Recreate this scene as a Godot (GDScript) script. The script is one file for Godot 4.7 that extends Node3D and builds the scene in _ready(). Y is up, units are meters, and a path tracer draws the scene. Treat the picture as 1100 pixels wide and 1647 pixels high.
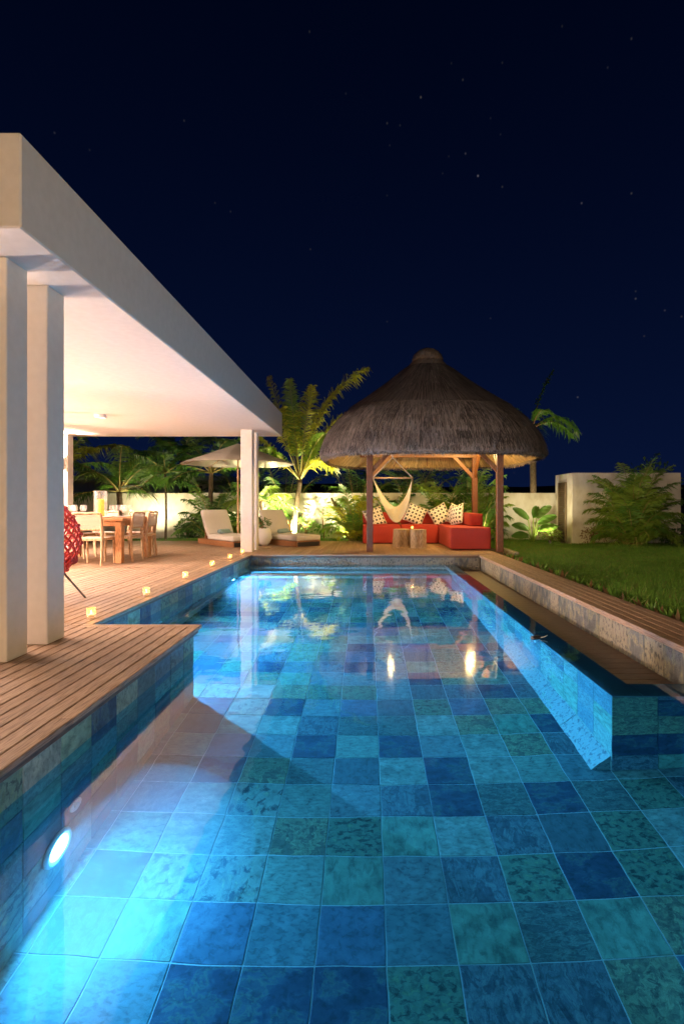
extends Node3D
# A villa pool at night: terrace house on one side, thatched gazebo at the far end, lawn on the other side.

const FL := 900.0          # focal length in pixels of a 1100 x 1647 picture
var rng := RandomNumberGenerator.new()
var M := {}
var TX := {}
var slate := []
var wood := []
var box_cache := {}
var taken := {}


# ------------------------------------------------------------------ mesh collector
class MB:
	var v := PackedVector3Array()
	var c := PackedColorArray()
	var uv := PackedVector2Array()
	var idx := PackedInt32Array()
	var t := Transform3D()
	var col := Color.WHITE

	func pt(p: Vector3, q := Vector2.ZERO) -> int:
		v.append(t * p)
		c.append(col)
		uv.append(q)
		return v.size() - 1

	func tri(a: int, b: int, d: int) -> void:
		idx.append(a); idx.append(b); idx.append(d)

	func quad(a: int, b: int, d: int, e: int) -> void:
		tri(a, b, d); tri(a, d, e)

	func face(a: Vector3, b: Vector3, d: Vector3, e: Vector3) -> void:
		var i := pt(a); pt(b); pt(d); pt(e)
		quad(i, i + 1, i + 2, i + 3)

	# rows of points; wraps round when closed
	func grid(rows: Array, closed := false, cap := false) -> void:
		var first := v.size()
		var w: int = rows[0].size()
		for i in rows.size():
			for j in w:
				pt(rows[i][j], Vector2(float(j) / maxf(1.0, w - 1), float(i) / maxf(1.0, rows.size() - 1)))
		for i in rows.size() - 1:
			for j in (w if closed else w - 1):
				var k := (j + 1) % w
				quad(first + i * w + j, first + i * w + k, first + (i + 1) * w + k, first + (i + 1) * w + j)
		if cap:
			for e in [0, rows.size() - 1]:
				var s := Vector3.ZERO
				for p in rows[e]:
					s += p
				var m := pt(s / w)
				for j in w:
					var a: int = first + e * w + j
					var b: int = first + e * w + (j + 1) % w
					if e == 0: tri(m, b, a)
					else: tri(m, a, b)

	func tube(path: Array, radii: Array, sides := 8, cap := true) -> void:
		var rows := []
		var up := Vector3.UP
		for i in path.size():
			var d: Vector3 = (path[mini(i + 1, path.size() - 1)] - path[maxi(i - 1, 0)]).normalized()
			if absf(d.dot(up)) > 0.95: up = Vector3.RIGHT if absf(d.x) < 0.9 else Vector3.FORWARD
			var s := d.cross(up).normalized()
			up = s.cross(d).normalized()
			var ring := PackedVector3Array()
			for k in sides:
				var a := TAU * k / sides
				ring.append(path[i] + (s * cos(a) + up * sin(a)) * float(radii[i]))
			rows.append(ring)
		grid(rows, true, cap)

	func lathe(profile: Array, sides := 20, cap := true) -> void:
		var rows := []
		for p in profile:
			var ring := PackedVector3Array()
			for k in sides:
				var a := TAU * k / sides
				ring.append(Vector3(cos(a) * p[0], p[1], sin(a) * p[0]))
			rows.append(ring)
		grid(rows, true, cap)

	func box(at: Vector3, size: Vector3, bev := 0.004) -> void:
		var h := size / 2.0
		bev = minf(bev, minf(h.x, minf(h.y, h.z)) * 0.9)
		var id := {}
		for sx in [-1, 1]:
			for sy in [-1, 1]:
				for sz in [-1, 1]:
					var s := Vector3(sx, sy, sz)
					id[Vector4(sx, sy, sz, 0)] = pt(at + s * Vector3(h.x, h.y - bev, h.z - bev))
					id[Vector4(sx, sy, sz, 1)] = pt(at + s * Vector3(h.x - bev, h.y, h.z - bev))
					id[Vector4(sx, sy, sz, 2)] = pt(at + s * Vector3(h.x - bev, h.y - bev, h.z))
		for ax in 3:
			var b := (ax + 1) % 3
			var d := (ax + 2) % 3
			for s in [-1, 1]:
				var q := []
				for w in [[-1, -1], [1, -1], [1, 1], [-1, 1]]:
					var k := Vector4(0, 0, 0, ax)
					k[ax] = s; k[b] = w[0]; k[d] = w[1]
					q.append(id[k])
				if s > 0: quad(q[0], q[1], q[2], q[3])
				else: quad(q[3], q[2], q[1], q[0])
			for s in [-1, 1]:
				for r in [-1, 1]:
					var k := Vector4(0, 0, 0, b)
					k[b] = s; k[d] = r
					k[ax] = -1; var p0: int = id[k]
					k[ax] = 1; var p1: int = id[k]
					k.w = d
					k[ax] = 1; var p2: int = id[k]
					k[ax] = -1; var p3: int = id[k]
					if s * r > 0: quad(p0, p1, p2, p3)
					else: quad(p3, p2, p1, p0)
		for sx in [-1, 1]:
			for sy in [-1, 1]:
				for sz in [-1, 1]:
					var a: int = id[Vector4(sx, sy, sz, 0)]
					var b2: int = id[Vector4(sx, sy, sz, 1)]
					var c2: int = id[Vector4(sx, sy, sz, 2)]
					if sx * sy * sz > 0: tri(a, b2, c2)
					else: tri(a, c2, b2)

	# soft block: rounded edges and slightly swollen faces
	func cushion(at: Vector3, size: Vector3, r: float, puff: float, n := 8) -> void:
		for ax in 3:
			var b := (ax + 1) % 3
			var d := (ax + 2) % 3
			for s in [-1.0, 1.0]:
				var rows := []
				for i in n + 1:
					var ring := PackedVector3Array()
					for j in n + 1:
						var q := Vector3.ZERO
						var fu: float = (i * 2.0 / n - 1.0) * s
						var fv: float = j * 2.0 / n - 1.0
						fu = signf(fu) * (1.0 - pow(1.0 - absf(fu), 1.8))
						fv = signf(fv) * (1.0 - pow(1.0 - absf(fv), 1.8))
						q[ax] = s; q[b] = fv; q[d] = fu
						var p := q * size / 2.0
						var inner := (size / 2.0 - Vector3.ONE * r)
						var core := p.clamp(-inner, inner)
						var off := p - core
						p = core + (off.normalized() * r if off.length() > 1e-6 else Vector3.ZERO)
						p[ax] += s * puff * (1.0 - fu * fu) * (1.0 - fv * fv)
						ring.append(at + p)
					rows.append(ring)
				grid(rows)

	func mesh(smooth := false, closed := false, colours := false, uvs := false) -> ArrayMesh:
		if closed:
			var vol := 0.0
			for i in range(0, idx.size(), 3):
				vol += v[idx[i]].dot(v[idx[i + 1]].cross(v[idx[i + 2]]))
			if vol < 0:
				for i in range(0, idx.size(), 3):
					var k := idx[i + 1]; idx[i + 1] = idx[i + 2]; idx[i + 2] = k
		var out := PackedInt32Array()
		out.resize(idx.size())
		for i in range(0, idx.size(), 3):
			out[i] = idx[i]; out[i + 1] = idx[i + 2]; out[i + 2] = idx[i + 1]
		var a := []
		a.resize(Mesh.ARRAY_MAX)
		a[Mesh.ARRAY_VERTEX] = v
		if smooth:
			var sum := {}
			var key := []
			key.resize(v.size())
			for i in v.size():
				key[i] = Vector3i((v[i] * 20000.0).round())
			for i in range(0, idx.size(), 3):
				var n := (v[idx[i + 1]] - v[idx[i]]).cross(v[idx[i + 2]] - v[idx[i]])
				for k in 3:
					var q = key[idx[i + k]]
					sum[q] = sum.get(q, Vector3.ZERO) + n
			var nn := PackedVector3Array()
			nn.resize(v.size())
			for i in v.size():
				nn[i] = sum.get(key[i], Vector3.UP).normalized()
			a[Mesh.ARRAY_NORMAL] = nn
		if colours: a[Mesh.ARRAY_COLOR] = c
		if uvs: a[Mesh.ARRAY_TEX_UV] = uv
		a[Mesh.ARRAY_INDEX] = out
		var m := ArrayMesh.new()
		m.add_surface_from_arrays(Mesh.PRIMITIVE_TRIANGLES, a)
		return m


# ------------------------------------------------------------------ scene helpers
func numbered(called: String) -> String:
	var n: int = taken.get(called, 0)
	taken[called] = n + 1
	return called if n == 0 else "%s_%03d" % [called, n]

func thing(called: String, label: String, category: String, at := Vector3.ZERO, turn := 0.0, group := "", kind := "") -> Node3D:
	var o := Node3D.new()
	o.name = numbered(called)
	add_child(o)
	o.position = at
	o.rotation.y = turn
	meta(o, label, category, group, kind)
	return o

func meta(o: Node, label: String, category: String, group := "", kind := "") -> void:
	if label: o.set_meta("label", label)
	if category: o.set_meta("category", category)
	if group: o.set_meta("group", group)
	if kind: o.set_meta("kind", kind)

func put(called: String, m: Mesh, material: Material, parent: Node3D, at := Vector3.ZERO) -> MeshInstance3D:
	var o := MeshInstance3D.new()
	o.name = called
	o.mesh = m
	o.material_override = material
	o.position = at
	parent.add_child(o, true)
	return o

func copy(o: Node3D, at: Vector3, turn: float, label := "") -> Node3D:
	var r: Node3D = o.duplicate()
	r.name = numbered(String(o.name))
	add_child(r)
	r.position = at
	r.rotation.y = turn
	if label: r.set_meta("label", label)
	return r

func bx(size: Vector3, bev := 0.004) -> Mesh:
	var k := [size.snappedf(0.001), bev]
	if not box_cache.has(k):
		var b := MB.new()
		b.box(Vector3.ZERO, size, bev)
		box_cache[k] = b.mesh()
	return box_cache[k]

func block(called: String, lo: Vector3, hi: Vector3, material: Material, parent: Node3D, bev := 0.004) -> MeshInstance3D:
	var o := put(called, bx((hi - lo).abs(), bev), material, parent, (lo + hi) / 2.0)
	return o

func structure(called: String, label: String, category: String) -> Node3D:
	return thing(called, label, category, Vector3.ZERO, 0.0, "", "structure")

func lin(r: float, g: float, b: float) -> Color:
	return Color(r, g, b).linear_to_srgb()

func mat(called: String, col: Color, rough := 0.7) -> StandardMaterial3D:
	var m := StandardMaterial3D.new()
	m.resource_name = called
	m.albedo_color = col
	m.roughness = rough
	M[called] = m
	return m

func noise_tex(freq: float, octaves: int, ramp: Array, size := 512, warp := 0.0, kind := FastNoiseLite.TYPE_SIMPLEX_SMOOTH, sd := 1) -> NoiseTexture2D:
	var n := FastNoiseLite.new()
	n.seed = sd
	n.noise_type = kind
	n.frequency = freq
	n.fractal_type = FastNoiseLite.FRACTAL_FBM
	n.fractal_octaves = octaves
	if warp > 0.0:
		n.domain_warp_enabled = true
		n.domain_warp_amplitude = warp
		n.domain_warp_frequency = freq * 1.4
		n.domain_warp_fractal_octaves = 3
	var t := NoiseTexture2D.new()
	t.width = size
	t.height = size
	t.seamless = true
	t.seamless_blend_skirt = 0.2
	t.noise = n
	t.generate_mipmaps = false
	var g := Gradient.new()
	var offs := PackedFloat32Array()
	var cols := PackedColorArray()
	for r in ramp:
		offs.append(r[0]); cols.append(r[1])
	g.offsets = offs
	g.colors = cols
	t.color_ramp = g
	return t

func tri_map(m: StandardMaterial3D, scale: Vector3, off := Vector3.ZERO, world := true) -> void:
	m.uv1_triplanar = true
	m.uv1_world_triplanar = world
	m.uv1_triplanar_sharpness = 6.0
	m.uv1_scale = scale
	m.uv1_offset = off

func omni(parent: Node3D, at: Vector3, col: Color, energy: float, size := 0.05) -> void:
	var l := OmniLight3D.new()
	l.name = "glow"
	l.light_color = col
	l.light_energy = energy
	l.light_size = size
	l.omni_range = 40.0
	l.omni_attenuation = 2.0
	l.shadow_enabled = true
	parent.add_child(l, true)
	l.position = at

func spot(parent: Node3D, at: Vector3, towards: Vector3, col: Color, energy: float, angle: float, size := 0.05, soft := 0.6) -> void:
	var l := SpotLight3D.new()
	l.name = "beam"
	l.light_color = col
	l.light_energy = energy
	l.light_size = size
	l.spot_angle = angle
	l.spot_angle_attenuation = soft
	l.spot_range = 40.0
	l.spot_attenuation = 2.0
	l.shadow_enabled = true
	parent.add_child(l, true)
	var d := towards.normalized()
	l.transform = Transform3D(Basis.looking_at(d, Vector3.RIGHT if absf(d.y) > 0.9 else Vector3.UP), at)


# ------------------------------------------------------------------ main
func _ready() -> void:
	rng.seed = 7
	camera_sky()
	make_materials()
	terrain()
	pool()
	decks()
	house()
	garden_wall()
	gazebo()
	lamps()
	added_lamp_post()
	dining()
	lounging()
	garden()
	candles()


func camera_sky() -> void:
	var cam := Camera3D.new()
	cam.name = "camera"
	add_child(cam)
	cam.position = Vector3(0, 1.0, 0)
	cam.projection = Camera3D.PROJECTION_FRUSTUM
	cam.near = 0.05
	cam.far = 2000.0
	cam.size = 1647.0 / FL * cam.near
	cam.frustum_offset = Vector2((550.0 - 590.0) / FL, -(823.5 - 811.0) / FL) * cam.near
	cam.current = true

	var env := Environment.new()
	env.background_mode = Environment.BG_SKY
	env.tonemap_mode = Environment.TONE_MAPPER_LINEAR
	env.tonemap_exposure = 1.0
	env.volumetric_fog_enabled = true
	env.volumetric_fog_density = 0.0
	env.sdfgi_enabled = true
	env.ssao_enabled = true
	env.ssil_enabled = true
	var sm := ProceduralSkyMaterial.new()
	sm.sky_top_color = Color8(0, 3, 18)
	sm.sky_horizon_color = Color8(8, 20, 52)
	sm.sky_curve = 0.28
	sm.ground_horizon_color = Color8(5, 9, 20)
	sm.ground_bottom_color = Color8(3, 4, 6)
	sm.sun_angle_max = 1.0
	sm.sky_cover = stars()
	var sky := Sky.new()
	sky.sky_material = sm
	env.sky = sky
	var we := WorldEnvironment.new()
	we.name = "environment"
	we.environment = env
	add_child(we)

	# a faint moon behind the camera, over the garden side
	var moon := DirectionalLight3D.new()
	moon.name = "moon"
	moon.light_color = Color(0.86, 0.9, 1.0)
	moon.light_energy = 0.012
	moon.light_angular_distance = 0.5
	moon.shadow_enabled = true
	moon.sky_mode = DirectionalLight3D.SKY_MODE_LIGHT_ONLY
	add_child(moon)
	moon.look_at_from_position(Vector3(9, 9, 10), Vector3.ZERO)


func stars() -> ImageTexture:
	var w := 4096
	var h := 2048
	var im := Image.create_empty(w, h, false, Image.FORMAT_RGBA8)
	im.fill(Color(0, 0, 0, 0))
	var seen := [[88, 214, 5], [145, 242, 3], [297, 194, 5], [346, 327, 4], [371, 341, 4], [498, 50, 5], [499, 401, 5], [556, 150, 3], [623, 199, 6], [643, 201, 4],
		[626, 234, 3], [744, 129, 6], [676, 156, 9], [748, 247, 7], [769, 282, 11], [807, 301, 6], [808, 101, 4], [903, 43, 4], [1014, 63, 6], [976, 108, 4],
		[935, 327, 8], [1014, 311, 7], [788, 190, 3], [804, 216, 3], [623, 517, 4], [788, 512, 4], [1022, 468, 5], [1021, 480, 8], [1068, 499, 6], [1096, 509, 6],
		[1035, 540, 5], [721, 252, 3], [712, 279, 3], [928, 639, 8], [935, 697, 6], [826, 760, 3], [622, 314, 3], [725, 102, 3]]
	for s in seen:
		star(im, Vector3((s[0] - 590.0) / FL, (811.0 - s[1]) / FL, -1.0), s[2])
	var r := RandomNumberGenerator.new()
	r.seed = 21
	for i in 420:
		var d := Vector3(r.randfn(), absf(r.randfn()), r.randfn()).normalized()
		if d.z < -0.55 and absf(d.x) < 0.6: continue
		star(im, d, 1.0 + 7.0 * pow(r.randf(), 4.0))
	return ImageTexture.create_from_image(im)

func star(im: Image, d: Vector3, mag: float) -> void:
	d = d.normalized()
	var x := int(fposmod(atan2(d.x, -d.z) / TAU, 1.0) * 4096.0) % 4096
	var y := int(acos(d.y) / PI * 2048.0)
	var g := 0.09 + 0.42 * pow(clampf(mag / 11.0, 0.0, 1.0), 1.5)
	var warmth := fposmod(d.x * 91.7 + d.y * 37.3, 1.0) * 0.22 - 0.08
	im.set_pixel(x, y, Color(g, g * (0.97 - absf(warmth) * 0.3), clampf(g * (0.97 - warmth), 0.0, 1.0), 1.0))


func make_materials() -> void:
	# plaster
	TX.plaster = noise_tex(0.02, 5, [[0.0, Color(0.96, 0.96, 0.955)], [1.0, Color(1, 1, 1)]], 512, 0, FastNoiseLite.TYPE_SIMPLEX_SMOOTH, 3)
	TX.fine = noise_tex(0.12, 4, [[0.0, Color(0, 0, 0)], [1.0, Color(1, 1, 1)]], 512, 0, FastNoiseLite.TYPE_SIMPLEX_SMOOTH, 4)
	for d in [["white_plaster", lin(0.76, 0.72, 0.66)], ["wall_plaster", lin(0.72, 0.7, 0.64)]]:
		var m := mat(d[0], d[1], 0.85)
		m.albedo_texture = TX.plaster
		m.heightmap_enabled = true
		m.heightmap_texture = TX.fine
		m.heightmap_scale = 0.05
		tri_map(m, Vector3.ONE * 0.9)
	# weathered wall with rain stains
	TX.stain = noise_tex(0.012, 6, [[0.0, Color(0.86, 0.84, 0.79)], [0.42, Color(0.96, 0.955, 0.94)], [0.6, Color(1, 1, 1)], [1.0, Color(0.94, 0.93, 0.89)]], 512, 20.0, FastNoiseLite.TYPE_SIMPLEX_SMOOTH, 9)
	M.wall_plaster.albedo_texture = TX.stain
	M.wall_plaster.uv1_scale = Vector3(0.35, 0.2, 0.35)
	# slate
	var ramps := [
		# banded marble
		[[0.0, Color(0.5, 0.55, 0.56)], [0.3, Color(0.8, 0.84, 0.8)], [0.37, Color(0.46, 0.51, 0.54)], [0.44, Color(0.86, 0.9, 0.84)], [0.52, Color(0.62, 0.68, 0.68)], [0.58, Color(0.92, 0.94, 0.86)], [0.66, Color(0.5, 0.55, 0.58)], [1.0, Color(0.95, 0.96, 0.88)]],
		# deep blue stone with pale clouds
		[[0.0, Color(0.46, 0.52, 0.58)], [0.45, Color(0.6, 0.66, 0.72)], [0.6, Color(0.74, 0.8, 0.8)], [0.68, Color(0.98, 0.98, 0.78)], [0.75, Color(0.66, 0.72, 0.74)], [1.0, Color(0.9, 0.9, 0.76)]],
		# soft green clouds
		[[0.0, Color(0.6, 0.65, 0.64)], [0.5, Color(0.82, 0.86, 0.83)], [1.0, Color(1, 1, 0.96)]],
		# nearly plain
		[[0.0, Color(0.74, 0.78, 0.8)], [0.5, Color(0.86, 0.89, 0.89)], [1.0, Color(1, 1, 1)]],
		# rough cleft with dark pits
		[[0.0, Color(0.24, 0.28, 0.32)], [0.32, Color(0.56, 0.61, 0.63)], [0.42, Color(0.86, 0.88, 0.84)], [0.7, Color(0.74, 0.78, 0.76)], [0.85, Color(1, 0.97, 0.8)], [1.0, Color(0.86, 0.88, 0.82)]],
		# dark veins
		[[0.0, Color(0.92, 0.94, 0.92)], [0.5, Color(0.78, 0.82, 0.81)], [0.78, Color(0.72, 0.76, 0.76)], [0.88, Color(0.45, 0.5, 0.53)], [1.0, Color(0.22, 0.26, 0.3)]],
	]
	var warps := [110.0, 120.0, 80.0, 60.0, 60.0, 90.0]
	var freqs := [0.0045, 0.004, 0.007, 0.006, 0.014, 0.005]
	TX.cleft = noise_tex(0.01, 7, [[0.0, Color(0.62, 0.64, 0.66)], [0.35, Color(0.84, 0.86, 0.86)], [0.55, Color(0.95, 0.96, 0.96)], [1.0, Color(1, 1, 0.97)]], 1024, 90.0, FastNoiseLite.TYPE_SIMPLEX, 60)
	TX.cleft.noise.fractal_gain = 0.6
	TX.slates = []
	for i in 6:
		var nt := noise_tex(freqs[i], 7, ramps[i], 1024, warps[i], FastNoiseLite.TYPE_SIMPLEX, 30 + i)
		if i == 5: nt.noise.fractal_type = FastNoiseLite.FRACTAL_RIDGED
		nt.noise.fractal_gain = 0.55
		TX.slates.append(nt)
	var tones := [[0.20, 0.26, 0.26], [0.10, 0.15, 0.22], [0.24, 0.36, 0.28], [0.36, 0.42, 0.38], [0.11, 0.17, 0.24], [0.40, 0.38, 0.26], [0.27, 0.32, 0.33],
		[0.085, 0.13, 0.195], [0.19, 0.29, 0.22], [0.33, 0.38, 0.35], [0.13, 0.18, 0.21], [0.22, 0.27, 0.33], [0.15, 0.23, 0.25], [0.31, 0.40, 0.34]]
	var which := [0, 1, 2, 4, 3, 0, 5, 1, 4, 2, 5, 0, 3, 5]
	var stretch := [2.4, 1.6, 1.0, 0.7, 1.6, 0.8, 1.3, 1.3, 1.5, 1.0, 0.6, 0.45, 1.0, 1.0]
	for i in tones.size():
		var t = tones[i]
		var m := mat("slate_%d" % i, lin(t[0] * 1.3, t[1] * 1.3, t[2] * 1.3), 0.62)
		m.albedo_texture = TX.slates[which[i]]
		m.heightmap_enabled = true
		m.heightmap_texture = TX.cleft
		m.heightmap_scale = 0.16
		m.detail_enabled = true
		m.detail_albedo = TX.cleft
		m.detail_blend_mode = BaseMaterial3D.BLEND_MODE_MUL
		m.detail_uv_layer = BaseMaterial3D.DETAIL_UV_2
		m.uv2_triplanar = true
		m.uv2_world_triplanar = true
		m.uv2_triplanar_sharpness = 6.0
		m.uv2_scale = Vector3(1.7, 1.7, 1.7 * stretch[13 - i])
		m.uv2_offset = Vector3(i * 0.23, i * 0.57, i * 0.31)
		tri_map(m, Vector3(0.95, 0.95, 0.95 * stretch[i]), Vector3(i * 0.37, i * 0.71, i * 0.53))
		slate.append(m)
	var stone_tones := [[0.26, 0.22, 0.17], [0.20, 0.18, 0.15], [0.31, 0.27, 0.21], [0.24, 0.21, 0.18], [0.28, 0.24, 0.2]]
	M.bench_stone = []
	for i in 5:
		var t = stone_tones[i]
		var m := mat("bench_stone_%d" % i, lin(t[0] * 1.3, t[1] * 1.3, t[2] * 1.3), 0.7)
		m.albedo_texture = TX.slates[4 if i % 2 == 0 else 1]
		m.heightmap_enabled = true
		m.heightmap_texture = TX.slates[4]
		m.heightmap_scale = 0.9
		tri_map(m, Vector3(1.6, 0.9, 1.6), Vector3(i * 0.41, i * 0.13, i * 0.77))
		M.bench_stone.append(m)
	mat("grout", lin(0.5, 0.55, 0.54), 0.8)
	mat("grout_dark", lin(0.3, 0.29, 0.26), 0.85)
	mat("wet_stone", lin(0.12, 0.14, 0.15), 0.35)
	mat("pale_cove", lin(0.26, 0.31, 0.31), 0.6)
	M.pale_cove.albedo_texture = TX.slates[4]
	tri_map(M.pale_cove, Vector3.ONE * 1.3)
	# wood
	TX.grain = noise_tex(0.02, 5, [[0.0, Color(0.55, 0.5, 0.45)], [0.35, Color(0.82, 0.78, 0.73)], [0.6, Color(0.95, 0.93, 0.9)], [1.0, Color(1, 1, 1)]], 512, 12.0, FastNoiseLite.TYPE_SIMPLEX, 11)
	var wt := [[0.40, 0.275, 0.185], [0.36, 0.245, 0.16], [0.43, 0.305, 0.21], [0.33, 0.225, 0.15], [0.385, 0.27, 0.185]]
	for i in wt.size():
		var m := mat("deck_wood_%d" % i, lin(wt[i][0], wt[i][1], wt[i][2]), 0.6)
		m.albedo_texture = TX.grain
		m.heightmap_enabled = true
		m.heightmap_texture = TX.grain
		m.heightmap_scale = 0.08
		tri_map(m, Vector3(9.0, 9.0, 0.5), Vector3(i * 0.31, 0, i * 0.17))
		wood.append(m)
	for d in [["dark_wood", 0.13, 0.085, 0.055], ["trough_wood", 0.15, 0.105, 0.07], ["post_wood", 0.17, 0.062, 0.026], ["beam_wood", 0.25, 0.11, 0.045], ["teak", 0.64, 0.43, 0.26], ["table_wood", 0.6, 0.29, 0.12], ["lounger_wood", 0.34, 0.16, 0.07]]:
		var m := mat(d[0], lin(d[1], d[2], d[3]), 0.5)
		m.albedo_texture = TX.grain
		tri_map(m, Vector3(7, 0.8, 7) if d[0] != "dark_wood" else Vector3(5, 5, 0.6), Vector3(0.2, 0.4, 0.1))
	M.trough_wood.uv1_scale = Vector3(0.6, 5, 8)
	# stump timber
	for d in [["stump_dark", 0.40, 0.28, 0.17], ["stump_pale", 0.64, 0.54, 0.4]]:
		var m := mat(d[0], lin(d[1], d[2], d[3]), 0.75)
		m.albedo_texture = TX.grain
		m.heightmap_enabled = true
		m.heightmap_texture = TX.grain
		m.heightmap_scale = 0.6
		tri_map(m, Vector3(4, 0.7, 4))
	# thatch
	var th := mat("thatch", Color.WHITE, 0.9)
	th.vertex_color_use_as_albedo = true
	mat("thatch_core", lin(0.2, 0.175, 0.16), 0.95)
	mat("straw_core", lin(0.38, 0.26, 0.11), 0.9)
	# cloth
	TX.weave = noise_tex(0.25, 2, [[0.0, Color(0.78, 0.78, 0.78)], [1.0, Color(1, 1, 1)]], 256, 0, FastNoiseLite.TYPE_VALUE, 5)
	for d in [["red_fabric", 0.46, 0.038, 0.022], ["cream_fabric", 0.74, 0.70, 0.62], ["towel_fabric", 0.36, 0.52, 0.56], ["parasol_cloth", 0.8, 0.76, 0.66], ["hammock_cloth", 0.78, 0.72, 0.66], ["rope", 0.75, 0.68, 0.55], ["woven_cord", 0.72, 0.58, 0.46]]:
		var m := mat(d[0], lin(d[1], d[2], d[3]), 0.85)
		m.albedo_texture = TX.weave
		m.heightmap_enabled = true
		m.heightmap_texture = TX.weave
		m.heightmap_scale = 0.1
		m.rim_enabled = true
		m.rim = 0.25
		m.rim_tint = 0.6
		tri_map(m, Vector3.ONE * 4.0)
	for k in ["parasol_cloth", "hammock_cloth"]:
		M[k].backlight_enabled = true
		M[k].backlight = Color(0.5, 0.47, 0.4)
	var pm := mat("pillow_print", Color.WHITE, 0.85)
	pm.albedo_texture = pillow_print()
	var red := mat("red_cane", lin(0.55, 0.03, 0.025), 0.4)
	red.clearcoat_enabled = true
	red.clearcoat = 0.3
	# metals, plastics, glass
	var st := mat("brushed_metal", lin(0.55, 0.55, 0.55), 0.35)
	st.metallic = 1.0
	mat("dark_metal", lin(0.08, 0.075, 0.07), 0.45)
	mat("white_plastic", lin(0.75, 0.75, 0.73), 0.4)
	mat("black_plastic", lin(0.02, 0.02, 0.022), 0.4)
	mat("grey_box", lin(0.3, 0.27, 0.23), 0.5)
	mat("louver", lin(0.16, 0.12, 0.075), 0.6)
	mat("porcelain", lin(0.8, 0.79, 0.76), 0.25)
	mat("yellow_wax", lin(0.8, 0.62, 0.02), 0.5)
	M.yellow_wax.subsurf_scatter_enabled = true
	M.yellow_wax.subsurf_scatter_strength = 0.3
	var gl := mat("clear_glass", Color(1, 1, 1, 0.05), 0.02)
	gl.transparency = BaseMaterial3D.TRANSPARENCY_ALPHA
	var jar := mat("jar_glass", Color(1.0, 0.86, 0.6, 0.22), 0.12)
	jar.transparency = BaseMaterial3D.TRANSPARENCY_ALPHA
	# water
	TX.ripple = noise_tex(0.006, 3, [[0.0, Color(0, 0, 0)], [1.0, Color(1, 1, 1)]], 512, 0, FastNoiseLite.TYPE_SIMPLEX_SMOOTH, 77)
	var wt_col := lin(0.05, 0.43, 0.88)
	var wa := mat("water", Color(wt_col.r, wt_col.g, wt_col.b, 0.0), 0.0)
	wa.refraction_enabled = true
	wa.refraction_scale = 0.033
	wa.transparency = BaseMaterial3D.TRANSPARENCY_ALPHA
	wa.heightmap_enabled = true
	wa.heightmap_texture = TX.ripple
	wa.heightmap_scale = 0.15
	wa.clearcoat_enabled = true
	wa.clearcoat = 0.3
	wa.clearcoat_roughness = 0.07
	tri_map(wa, Vector3(0.45, 0.45, 0.6))
	# plants
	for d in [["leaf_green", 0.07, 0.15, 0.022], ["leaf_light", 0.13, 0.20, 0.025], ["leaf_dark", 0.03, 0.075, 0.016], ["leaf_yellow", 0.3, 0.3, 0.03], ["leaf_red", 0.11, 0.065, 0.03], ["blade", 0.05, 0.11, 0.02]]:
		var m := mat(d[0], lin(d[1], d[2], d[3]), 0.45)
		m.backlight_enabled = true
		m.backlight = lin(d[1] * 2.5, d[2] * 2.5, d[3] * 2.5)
	mat("rachis", lin(0.32, 0.27, 0.07), 0.6)
	mat("rachis_brown", lin(0.22, 0.12, 0.05), 0.7)
	TX.bark = noise_tex(0.03, 5, [[0.0, Color(0.45, 0.42, 0.4)], [1.0, Color(1, 1, 1)]], 256, 10.0, FastNoiseLite.TYPE_SIMPLEX, 15)
	for d in [["palm_bark", 0.2, 0.14, 0.08], ["green_bark", 0.22, 0.2, 0.06]]:
		var m := mat(d[0], lin(d[1], d[2], d[3]), 0.85)
		m.albedo_texture = TX.bark
		m.heightmap_enabled = true
		m.heightmap_texture = TX.bark
		m.heightmap_scale = 0.8
		tri_map(m, Vector3(1.5, 5, 1.5))
	mat("soil", lin(0.06, 0.042, 0.025), 0.95)
	M.soil.albedo_texture = TX.bark
	tri_map(M.soil, Vector3.ONE * 0.8)
	var gr := mat("grass", Color.WHITE, 0.6)
	gr.vertex_color_use_as_albedo = true
	gr.backlight_enabled = true
	gr.backlight = lin(0.2, 0.3, 0.05)
	mat("earth", lin(0.03, 0.035, 0.02), 0.95)
	mat("hill", lin(0.012, 0.012, 0.015), 1.0)


func lamp_mat(called: String, col: Color, energy: float) -> StandardMaterial3D:
	if not M.has(called):
		var m := mat(called, Color(0.9, 0.9, 0.9), 0.5)
		m.emission_enabled = true
		m.emission = col
		m.emission_energy_multiplier = energy
	return M[called]


func pillow_print() -> ImageTexture:
	var n := 256
	var im := Image.create_empty(n, n, false, Image.FORMAT_RGB8)
	var ink := Color8(52, 50, 46)
	var grey := Color8(150, 146, 136)
	var ground := Color8(232, 228, 216)
	for y in n:
		for x in n:
			var cu := fposmod(x / float(n) * 5.0, 1.0) - 0.5
			var cv := fposmod(y / float(n) * 5.0, 1.0) - 0.5
			var col := ground
			var arm := (absf(cu) < 0.13 and absf(cv) < 0.34) or (absf(cv) < 0.13 and absf(cu) < 0.34)
			var mid := absf(cu) + absf(cv) < 0.3
			if arm or mid: col = ink
			elif absf(absf(cu) - absf(cv)) < 0.06 and absf(cu) > 0.3: col = grey
			im.set_pixel(x, y, col)
	return ImageTexture.create_from_image(im)


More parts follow.
